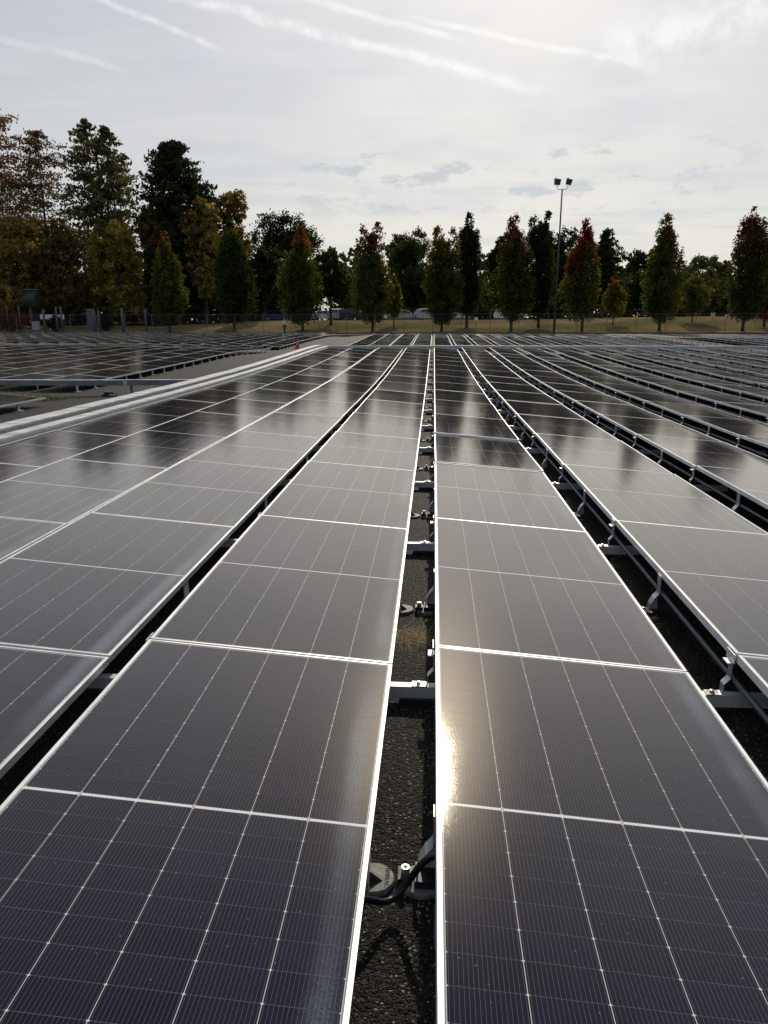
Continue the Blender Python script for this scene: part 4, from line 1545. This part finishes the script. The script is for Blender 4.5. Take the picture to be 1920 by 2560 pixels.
x, tp, w, by = VX(14, 188, 190, 712)
conifer('tallest feathery russet redwood cut by the left edge', x, tp, w, by, 101, ((0.10, 0.085, 0.042), (0.24, 0.14, 0.065)), 91, 1.5, 0.26, 0.12, gap=0.08, tip=(0.20, 0.09, 0.055), shape=([0, .3, .6, .8, .9, .96, 1], [.85, 1.0, .95, .75, .52, .3, .06]))
x, tp, w, by = VX(121, 282, 124, 712)
conifer('sparse see-through redwood second from the left', x, tp, w, by, 103, ((0.095, 0.090, 0.042), (0.22, 0.16, 0.065)), 92, 1.0, 0.24, 0.15, gap=0.2, tip=(0.11, 0.06, 0.03), shape=([0, .3, .6, .8, .92, .97, 1], [.8, .9, 1.0, .92, .68, .4, .1]))
x, tp, w, by = VX(241, 258, 160, 712)
conifer('tall twin-topped conifer third from the left', x, tp, w, by, 104, ((0.050, 0.066, 0.032), (0.19, 0.16, 0.065)), 93, 0.80, 0.32, 0.10, tops=((-0.22, 1.0), (0.24, 0.965)), shape=([0, .3, .6, .75, .85, .93, 1], [.8, 1.0, 1.0, .80, .62, .38, .06]))
x, tp, w, by = VX(397, 308, 138, 712)
conifer('dense dark green conifer right of the twin-topped one', x, tp, w, by, 106, ((0.018, 0.030, 0.016), (0.050, 0.062, 0.028)), 94, 1.5, 0.40, 0.08, shape=([0, .5, .75, .85, .92, .97, 1], [.9, 1.0, .95, .82, .60, .36, .10]))
x, tp, w, by = VX(1297, 500, 66, 700)
conifer('small ragged pine behind the crimson-topped maple', x, tp, w, by, 132, DK, 95, 0.6, 0.5, 0.2, gap=0.1, group='dark broadleaf trees behind')

# dark understorey far behind: reads as one mass
V, S, C = [], [], []
rs = np.random.default_rng(5)
for i in range(620):
    X = rs.uniform(-95, 105)
    Y = rs.uniform(165, 205) if X > -20 else rs.uniform(112, 140)
    hh = rs.uniform(5.5, 11.0) if X > -20 else rs.uniform(5.0, 11.0)
    g = float(ground_z(X, Y))
    n = 110
    q = np.clip(rs.normal(size=(n, 3)), -1.7, 1.7) * np.array([1.7, 1.7, hh * 0.30]) + np.array([X, Y, g + hh * 0.48])
    q[:, 2] = np.clip(q[:, 2], g + 0.05, g + hh * 0.92)
    V.append(q)
    S.append(rs.uniform(0.6, 1.2, n))
    C.append(mixc((0.014, 0.020, 0.010), (0.045, 0.048, 0.022), np.full(n, rs.random())) * rs.uniform(0.6, 1.4, n)[:, None])
tag(place('undergrowth', leaf_mesh('undergrowth', np.concatenate(V), np.concatenate(S), np.concatenate(C), M['leaf'])),
    'dark bushy undergrowth filling the gaps behind the trees', 'undergrowth', kind='stuff')


def bush(label, x, y, w, h, Y, cols, seed, n=2600, name='bush', leaf=0.16):
    rs = np.random.default_rng(seed)
    p = at(x, y, Y)
    gz = float(ground_z(p.x, Y))
    W, H = w * Y / F_PX / 2, h * Y / F_PX
    root = empty(name, (p.x, Y, gz))
    tag(root, label, 'bush', 'bushes by the fence')
    nc = n // 20
    d = rs.normal(size=(nc, 3))
    d /= np.linalg.norm(d, axis=1, keepdims=True)
    cen = d * rs.uniform(0.4, 1, nc)[:, None] * np.array([W, W * 0.8, H * 0.5]) + np.array([0, 0, H * 0.5])
    P = np.repeat(cen, 20, 0) + rs.normal(size=(nc * 20, 3)) * 0.16 * W
    P[:, 2] = np.maximum(P[:, 2], 0.02)
    C = mixc(cols[0], cols[1], np.repeat(rs.random(nc), 20)) * rs.uniform(0.6, 1.4, nc * 20)[:, None]
    place('foliage', leaf_mesh('foliage', P, rs.uniform(0.6, 1.4, nc * 20) * leaf, C, M['leaf'], 1.2, None, rs), root)
    mb = MB()
    for i in range(7):
        mb.tube([(0, 0, 0), tuple(cen[i] * 0.5), tuple(cen[i])], [0.04, 0.025, 0.008], 5, False)
    mb.build('stems', M['bark'], root)


bush('wine-red bush at the left edge behind the fence', 30, 825, 110, 52, 87.5, ((0.06, 0.02, 0.016), (0.13, 0.045, 0.03)), 61)
bush('dark green rounded bush behind the utility cabinet', 140, 828, 38, 42, 90, ((0.012, 0.018, 0.01), (0.03, 0.035, 0.016)), 62, 1400)
bush('dark bush beside the gate posts', 262, 824, 40, 30, 92, ((0.012, 0.014, 0.01), (0.03, 0.03, 0.016)), 63, 1200)

# ------------------------------------------------------------------ chain link fence
FY = 84.6
fx0, fx1, fs_ = -52.0, 47.0, 3.05
xs = np.arange(fx0, fx1, fs_)
root = empty('chain_link_fence', (0, FY, 0))
tag(root, 'long chain-link fence with thin grey posts beyond the panels', 'fence')
post_me = MB().tube([(0, 0, -0.1), (0, 0, 2.05)], 0.030, 8).mesh('post', M['post'])
for x in xs:
    place('post', post_me, root, (x, 0, float(ground_z(x, FY))))
tops = [(x, 0, float(ground_z(x, FY)) + 2.03) for x in xs]
MB().tube(tops, 0.013, 6).build('top_rail', M['post'], root)
MB().tube([(a, 0, c - 1.93) for a, b, c in tops], 0.012, 5).build('bottom_wire', M['post'], root)
V, Fs = [], []
for i, (a, b, c) in enumerate(tops):
    V += [(a, 0.034, c - 1.95), (a, 0.034, c)]
    if i:
        o = 2 * i
        Fs.append((o - 2, o, o + 1, o - 1))
me = bpy.data.meshes.new('mesh_fabric')
me.from_pydata(V, [], Fs)
me.materials.append(M['chain'])
place('mesh_fabric', me, root)

# ------------------------------------------------------------------ floodlight pole
pb = at(1385, 824, 87.5)
pz = float(ground_z(pb.x, 87.5))
pt = at(1405.5, 473, 87.5)
root = empty('floodlight_pole', (pb.x, 87.5, pz))
tag(root, 'tall slim pole with two floodlights among the right maples', 'light pole')
Hp = pt.z - pz
dxp = pt.x - pb.x
MB().tube([(0, 0, -0.2), (dxp * 0.5, 0, Hp * 0.5), (dxp, 0, Hp)], [0.13, 0.10, 0.07], 10).build('pole', M['pole'], root, True)
MB().tube([(dxp - 0.52, 0, Hp + 0.32), (dxp - 0.52, 0, Hp), (dxp + 0.50, 0, Hp), (dxp + 0.56, 0, Hp + 0.30)], 0.035, 6).build('crossarm', M['pole'], root)
for sx, rz in ((-1, 0.15), (1, -0.2)):
    cxl = dxp + sx * 0.55 + (0.05 if sx > 0 else 0)
    Mx = Matrix.Translation((cxl, 0, Hp + 0.40)) @ Matrix.Rotation(rz, 4, 'Z') @ Matrix.Rotation(R(14 if sx > 0 else 4), 4, 'Y')
    h = MB()
    vs = [(-0.28, -0.22, 0.0), (0.26, -0.22, 0.0), (0.26, 0.22, 0.05), (-0.28, 0.22, 0.05), (-0.31, -0.26, 0.58), (0.31, -0.26, 0.58), (0.31, 0.26, 0.62), (-0.31, 0.26, 0.62)]
    h.add([Mx @ Vector(p) for p in vs], [(0, 3, 2, 1), (4, 5, 6, 7), (0, 1, 5, 4), (1, 2, 6, 5), (2, 3, 7, 6), (3, 0, 4, 7)])
    h.box((-0.24, -0.20, 0.63), (-0.18, 0.20, 0.70), Mx)
    hd = h.build('lamp_head', M['flood'], root)
    y = MB()
    y.tube([Mx @ Vector((-0.2, 0, 0.05)), Mx @ Vector((-0.1, 0, -0.10)), Mx @ Vector((0.1, 0, -0.10)), Mx @ Vector((0.2, 0, 0.05))], 0.02, 5)
    y.build('yoke', M['post'], hd)
    g = MB().box((-0.26, 0.27, 0.06), (0.26, 0.285, 0.56), Mx)
    g.build('lens', M['lamp'], hd)


# ------------------------------------------------------------------ cars
def car_parts(kind):
    """side profile along x (front +x), y across. Returns dict of meshes"""
    L, W = (4.55, 1.80) if kind == 'sedan' else (4.6, 1.86)
    if kind == 'sedan':
        low = [(-2.26, 0.42), (-2.24, 0.78), (-2.05, 0.94), (-1.30, 0.98), (0.85, 0.92), (1.75, 0.84), (2.18, 0.70), (2.28, 0.45), (2.22, 0.24), (-2.18, 0.24)]
        roof = [(-1.72, 0.965), (-0.95, 1.38), (-0.35, 1.45), (0.25, 1.42), (1.05, 0.925)]
    else:
        low = [(-2.28, 0.45), (-2.28, 0.95), (-2.20, 1.06), (-1.2, 1.08), (0.95, 1.02), (1.85, 0.95), (2.22, 0.80), (2.30, 0.50), (2.24, 0.26), (-2.22, 0.26)]
        roof = [(-2.16, 1.065), (-1.80, 1.56), (-0.6, 1.66), (0.25, 1.62), (1.08, 1.025)]
    out = {}

    def loft(prof_, ws, mb):
        n = len(prof_)
        vs = []
        for s_, wv in ((-1, ws), (1, ws)):
            for i, (x, z) in enumerate(prof_):
                vs.append((x, s_ * (wv[i] if isinstance(wv, list) else wv), z))
        fs = [tuple(range(n)), tuple(range(2 * n - 1, n - 1, -1))]
        for i in range(n):
            j = (i + 1) % n
            fs.append((i, i + n, j + n, j))
        mb.add(vs, fs)

    b = MB()
    loft(low, W / 2, b)
    me_ = b.mesh('body', [M['white']])
    bm = bmesh.new()
    bm.from_mesh(me_)
    bmesh.ops.bevel(bm, geom=bm.edges[:], offset=0.05, segments=2, affect='EDGES')
    bm.to_mesh(me_)
    bm.free()
    out['body'] = me_
    g = MB()
    ws = [W / 2 - 0.06, W / 2 - 0.20, W / 2 - 0.22, W / 2 - 0.20, W / 2 - 0.08]
    loft(roof, ws, g)
    out['window_glass'] = g.mesh('window_glass', [M['glass']])
    r_ = MB()
    top = [(x, z + 0.004) for x, z in roof[1:4]]
    prof2 = top + [(x, z - 0.06) for x, z in reversed(top)]
    loft(prof2, [ws[1] + 0.008, ws[2] + 0.008, ws[3] + 0.008, ws[3] + 0.03, ws[2] + 0.03, ws[1] + 0.03], r_)
    for s_ in (-1, 1):               # pillars
        for (xa, za, wa), (xb, zb, wb) in (((roof[0][0], roof[0][1], ws[0]), (roof[1][0], roof[1][1], ws[1])),
                                           ((-0.45, roof[0][1], ws[0]), (-0.42, roof[2][1] - 0.02, ws[2])),
                                           ((roof[4][0], roof[4][1], ws[4]), (roof[3][0], roof[3][1], ws[3]))):
            r_.tube([(xa, s_ * (wa + 0.004), za), (xb, s_ * (wb + 0.004), zb)], 0.04, 5)
    out['roof'] = r_.mesh('roof', [M['white']])
    out['tyre'] = MB().lathe([(0.20, -0.10), (0.31, -0.10), (0.33, -0.06), (0.33, 0.06), (0.31, 0.10), (0.20, 0.10)], 20).mesh('tyre', M['tyre'])
    out['rim'] = MB().lathe([(0.205, -0.085), (0.205, 0.085), (0.15, 0.105), (0.05, 0.09)], 14).mesh('rim', M['steel'])
    zf = 0.66 if kind == 'sedan' else 0.74
    for s_ in (-1, 1):
        out['headlight%d' % s_] = MB().box((2.08, s_ * 0.66 - 0.17, zf), (2.24, s_ * 0.66 + 0.17, zf + 0.11)).mesh('headlight', M['lamp'])
        out['taillight%d' % s_] = MB().box((-2.29, s_ * 0.68 - 0.15, zf + 0.08), (-2.10, s_ * 0.68 + 0.15, zf + 0.24)).mesh('taillight', M['redlamp'])
    return out


CARS = {k: car_parts(k) for k in ('sedan', 'suv')}


def car_paint(name, col, rough=0.3):
    return simple(name, col, rough, 0.1, 0.04, 3.0)


PAINT = {'white': car_paint('white_car_paint', (0.78, 0.78, 0.78)), 'silver': car_paint('silver_car_paint', (0.42, 0.43, 0.44)),
         'dark': car_paint('dark_car_paint', (0.02, 0.02, 0.022)), 'blue': car_paint('blue_car_paint', (0.03, 0.06, 0.13)),
         'grey': car_paint('grey_car_paint', (0.14, 0.15, 0.16))}


def car(kind, paint, label, x, Y, rz):
    p = at(x, 800, Y)
    g = float(ground_z(p.x, Y)) + 0.004
    root = empty('parked_car', (p.x, Y, g), rz)
    tag(root, label, 'car', 'cars parked beyond the grass bank')
    for nm, me_ in CARS[kind].items():
        if nm in ('tyre', 'rim'):
            continue
        if nm in ('body', 'roof'):
            key = kind + nm + paint
            if key not in CARS:
                c = me_.copy()
                c.materials.clear()
                c.materials.append(PAINT[paint])
                CARS[key] = c
            me_ = CARS[key]
        place(nm.rstrip('-1'), me_, root)
    for sx in (-1.36, 1.36):
        for sy in (-1, 1):
            wh = empty('wheel')
            wh.parent = root
            wh.location = (sx, sy * 0.80, 0.33)
            wh.rotation_euler = (R(90), 0, 0)
            place('tyre', CARS[kind]['tyre'], wh)
            place('rim', CARS[kind]['rim'], wh)


for a in [
    ('suv', 'white', 'white hatchback seen side-on below the slender dark maple', 1135, 112, 0.08),
    ('suv', 'white', 'white hatchback behind a maple trunk, farthest right of the cars', 1275, 118, 0.15),
    ('sedan', 'silver', 'silver car below the round dark tree', 1008, 114, 0.3),
    ('suv', 'silver', 'dark-windowed silver car partly behind the slender maple trunk', 1075, 117, 0.5),
    ('sedan', 'white', 'white car at the right end of the left car cluster', 950, 112, 0.15),
    ('suv', 'dark', 'dark wide van in the middle of the left car cluster', 885, 113, 0.1),
    ('sedan', 'silver', 'silver car just right of the dark van', 918, 118, 1.3),
    ('suv', 'silver', 'pale car with shining windscreen left of the dark van', 850, 114, 1.2),
    ('sedan', 'white', 'low white car right of the stout bank trunk', 815, 115, 0.1),
    ('suv', 'white', 'white car left of the stout bank trunk', 733, 114, 0.2),
    ('sedan', 'white', 'pale car between the worker and the stout trunk', 770, 118, 0.2),
    ('sedan', 'blue', 'dark blue car above the worker at the left', 695, 112, 0.1),
]:
    car(*a)

# ------------------------------------------------------------------ worker
pp = at(712, 838, 80.5)
pgz = float(ground_z(pp.x, 80.5))
root = empty('person', (pp.x, 80.5, pgz), R(200))
tag(root, 'worker in a yellow high-visibility vest standing at the far panels', 'person')


def skin_mesh(name, verts, edges, radii, mat, parent, rootv=0, sub=2):
    me_ = bpy.data.meshes.new(name)
    me_.from_pydata(verts, edges, [])
    me_.materials.append(mat)
    o = place(name, me_, parent)
    md = o.modifiers.new('skin', 'SKIN')
    md.use_smooth_shade = True
    for i, r_ in enumerate(radii):
        sv = me_.skin_vertices[0].data[i]
        sv.radius = (r_, r_) if not isinstance(r_, tuple) else r_
        sv.use_root = i == rootv
    s = o.modifiers.new('sub', 'SUBSURF')
    s.levels = s.render_levels = sub
    return o


bv = [(0, 0, 0.95), (0, 0, 1.15), (0, 0, 1.38), (0.02, 0, 1.50), (0.03, 0, 1.60), (0.04, 0, 1.70),
      (0, 0.19, 1.42), (-0.03, 0.25, 1.14), (0.08, 0.24, 0.90), (0.11, 0.24, 0.80),
      (0, -0.19, 1.42), (-0.02, -0.25, 1.14), (0.10, -0.23, 0.91), (0.13, -0.23, 0.81),
      (0, 0.10, 0.90), (0.03, 0.11, 0.50), (-0.02, 0.12, 0.09), (0.14, 0.13, 0.04),
      (0, -0.10, 0.90), (0.01, -0.11, 0.50), (-0.05, -0.12, 0.09), (0.11, -0.13, 0.04)]
be = [(0, 1), (1, 2), (2, 3), (3, 4), (4, 5), (2, 6), (6, 7), (7, 8), (8, 9), (2, 10), (10, 11), (11, 12), (12, 13), (0, 14), (14, 15), (15, 16), (16, 17), (0, 18), (18, 19), (19, 20), (20, 21)]
brd = [0.14, 0.135, 0.15, 0.06, 0.085, 0.08, 0.07, 0.05, 0.036, 0.04, 0.07, 0.05, 0.036, 0.04, 0.10, 0.065, 0.045, 0.05, 0.10, 0.065, 0.045, 0.05]
skin_mesh('body', bv, be, brd, M['skin'], root)
skin_mesh('trousers', [bv[0], bv[14], bv[15], bv[16], bv[18], bv[19], bv[20]], [(0, 1), (1, 2), (2, 3), (0, 4), (4, 5), (5, 6)], [0.155, 0.115, 0.085, 0.07, 0.115, 0.085, 0.07], M['trousers'], root)
skin_mesh('shirt', [bv[1], bv[2], bv[6], bv[7], bv[8], bv[10], bv[11], bv[12]], [(0, 1), (1, 2), (2, 3), (3, 4), (1, 5), (5, 6), (6, 7)], [0.15, 0.16, 0.085, 0.066, 0.05, 0.085, 0.066, 0.05], M['shirt'], root)
vs_o = skin_mesh('vest', [(0, 0, 0.98), (0, 0, 1.18), (0, 0, 1.40)], [(0, 1), (1, 2)], [(0.21, 0.25), (0.20, 0.24), (0.205, 0.25)], M['vest'], root)
MB().lathe([(0.215, 0), (0.215, 0.05), (0.20, 0.05)], 20, (0, 0, 1.12)).build('reflective_band', M['reflect'], vs_o)
MB().lathe([(0.155, 0.0), (0.115, 0.012), (0.112, 0.06), (0.08, 0.11), (0.02, 0.13)], 18, (0.04, 0, 1.705)).build('cap', M['hair'], root, True)
MB().box((-0.06, 0.04, 0.0), (0.20, 0.19, 0.09)).build('shoe', M['dark'], root)
MB().box((-0.09, -0.19, 0.0), (0.17, -0.04, 0.09)).build('shoe', M['dark'], root)

# ------------------------------------------------------------------ small things near the fence
cp_ = Vector((-8.75, 50.2, float(ground_z(-8.75, 50.2))))
root = empty('traffic_cone', cp_)
tag(root, 'small orange cone at the corner of the far left field', 'cone')
MB().box((-0.20, -0.20, 0), (0.20, 0.20, 0.04)).build('base', M['orange'], root)
MB().lathe([(0.15, 0.0405), (0.10, 0.25), (0.055, 0.46), (0.03, 0.50)], 16).build('cone', M['orange'], root, True)


def sign(label, x, y0, y1, w, Y, n=1, color='white'):
    p = at(x, y1, Y)
    gz = float(ground_z(p.x, Y))
    tz = at(x, y0, Y).z - gz
    bz = at(x, y1, Y).z - gz
    r_ = empty('sign', (p.x, Y, gz))
    tag(r_, label, 'sign')
    W = w * Y / F_PX
    MB().box((-0.03, 0.021, -0.1), (0.03, 0.06, tz)).build('post', M['post'], r_)
    for i in range(n):
        x0 = -W / 2 + i * W / n + 0.02
        MB().box((x0, 0, bz), (x0 + W / n - 0.04, 0.02, tz)).build('board', M[color], r_)


sign('small pale notice board hung on the fence near the centre', 1190, 793, 801, 9, 84.4)
sign('pair of white sign boards on a post at the right', 1782, 782, 793, 11, 100, 2)
sign('small white sign behind the pale young tree', 1738, 780, 786, 6, 112)

# utility cabinet and yard behind the left fence
p = at(91, 822, 83.6)
g = float(ground_z(p.x, 83.6))
root = empty('utility_cabinet', (p.x, 83.6, g))
tag(root, 'grey utility cabinet standing on legs at the left fence', 'cabinet')
MB().box((-0.36, -0.22, 0.40), (0.36, 0.22, 1.30)).box((-0.39, -0.25, 1.3005), (0.39, 0.25, 1.34)).build('case', M['grey'], root)
MB().box((-0.32, -0.236, 0.45), (0.32, -0.2205, 1.26)).build('door', M['grey'], root)
for sx in (-1, 1):
    MB().box((sx * 0.28 - 0.03, -0.03, -0.05), (sx * 0.28 + 0.03, 0.03, 0.3995)).build('leg', M['post'], root)

# horizontal tank on saddles
p0, p1 = at(22, 745, 97), at(95, 745, 97)
g = float(ground_z(p0.x, 97))
root = empty('storage_tank', ((p0.x + p1.x) / 2, 97, g))
tag(root, 'dark horizontal storage tank behind the trees at the left edge', 'tank')
hl = (p1.x - p0.x) / 2
zc0 = at(60, 750, 97).z - g
MB().tube([(-hl - 0.25, 0, zc0), (-hl - 0.1, 0, zc0), (-hl, 0, zc0), (hl, 0, zc0), (hl + 0.1, 0, zc0), (hl + 0.25, 0, zc0)], [0.3, 0.85, 1.1, 1.1, 0.85, 0.3], 24).build('shell', M['tank'], root, True)
for sx in (-0.6, 0.6):
    MB().box((sx * hl - 0.15, -0.8, -0.1), (sx * hl + 0.15, 0.8, zc0 - 0.95)).build('saddle', M['tube'], root)
MB().tube([(-hl, 0, zc0 + 1.25), (hl, 0, zc0 + 1.25)], 0.06, 6).build('pipe', M['galv'], root)

# light upright posts and gate frames in front of the yard
for i, (x, y0, y1, w) in enumerate([(23, 765, 832, 3), (53, 765, 830, 3), (113, 775, 826, 6), (144, 768, 818, 5), (156, 768, 818, 5), (238, 776, 828, 6), (250, 778, 828, 5), (308, 772, 820, 7), (366, 774, 818, 5)]):
    Yp = 86.0 + (i % 3) * 0.5
    b = at(x, y1, Yp)
    g = float(ground_z(b.x, Yp))
    tp = at(x, y0, Yp)
    h = tp.z - g
    r_ = w * Yp / F_PX / 2
    o = MB().tube([(0, 0, -0.1), (0, 0, h), (0, 0, h + r_ * 0.6)], [r_, r_, r_ * 0.2], 10).build('bollard_post', M['paleposts'], None, True)
    o.location = (b.x, Yp, g)
    tag(o, '{} pale steel post from the left behind the fence'.format(ORD[i]), 'post', 'pale posts of the yard')
for i, (xa, xb, yt, yb) in enumerate([(204, 238, 783, 822), (313, 362, 778, 812), (378, 412, 785, 812)]):
    Yg = 88.6
    a, b = at(xa, yt, Yg), at(xb, yt, Yg)
    g = float(ground_z(a.x, Yg))
    h = a.z - g
    w = b.x - a.x
    root = empty('gate_frame', (a.x, Yg, g))
    tag(root, ['low tubular gate left of the thick twin posts', 'tubular gate between the middle yard posts', 'tubular gate right of the middle yard posts'][i], 'gate')
    MB().tube([(0, 0, 0), (0, 0, h), (w, 0, h), (w, 0, 0)], 0.03, 6).build('frame', M['post'], root)
    MB().tube([(0.03, 0, h * 0.45), (w - 0.03, 0, h * 0.45)], 0.022, 6).build('rail', M['post'], root)
# white barrier
pa, pb2 = at(100, 790, 93), at(160, 790, 93)
g = float(ground_z(pa.x, 93))
root = empty('white_barrier', (pa.x, 93, g))
tag(root, 'low white barrier behind the left fence posts', 'barrier')
wb = pb2.x - pa.x
zt_, zb_ = at(100, 786, 93).z - g, at(100, 798, 93).z - g
for i in range(4):
    MB().box((wb * i / 4 + 0.02, 0, zb_), (wb * (i + 1) / 4 - 0.02, 0.08, zt_)).build('board', M['white'], root)
    MB().box((wb * (i + 0.5) / 4 - 0.05, 0.081, -0.1), (wb * (i + 0.5) / 4 + 0.05, 0.16, zt_ - 0.03)).build('leg', M['white'], root)
# red brick-coloured kerb and pale box in the yard
pa = at(226, 792, 94)
g = float(ground_z(pa.x, 94))
root = empty('equipment_box', (pa.x, 94, g))
tag(root, 'pale upright equipment box in the yard between the gate posts', 'box')
hb = at(226, 774, 94).z - g
MB().box((-0.35, -0.3, 0), (0.35, 0.3, hb)).build('case', M['paleposts'], root)
MB().box((-0.39, -0.34, hb + 0.0005), (0.39, 0.34, hb + 0.05)).build('lid', M['grey'], root)
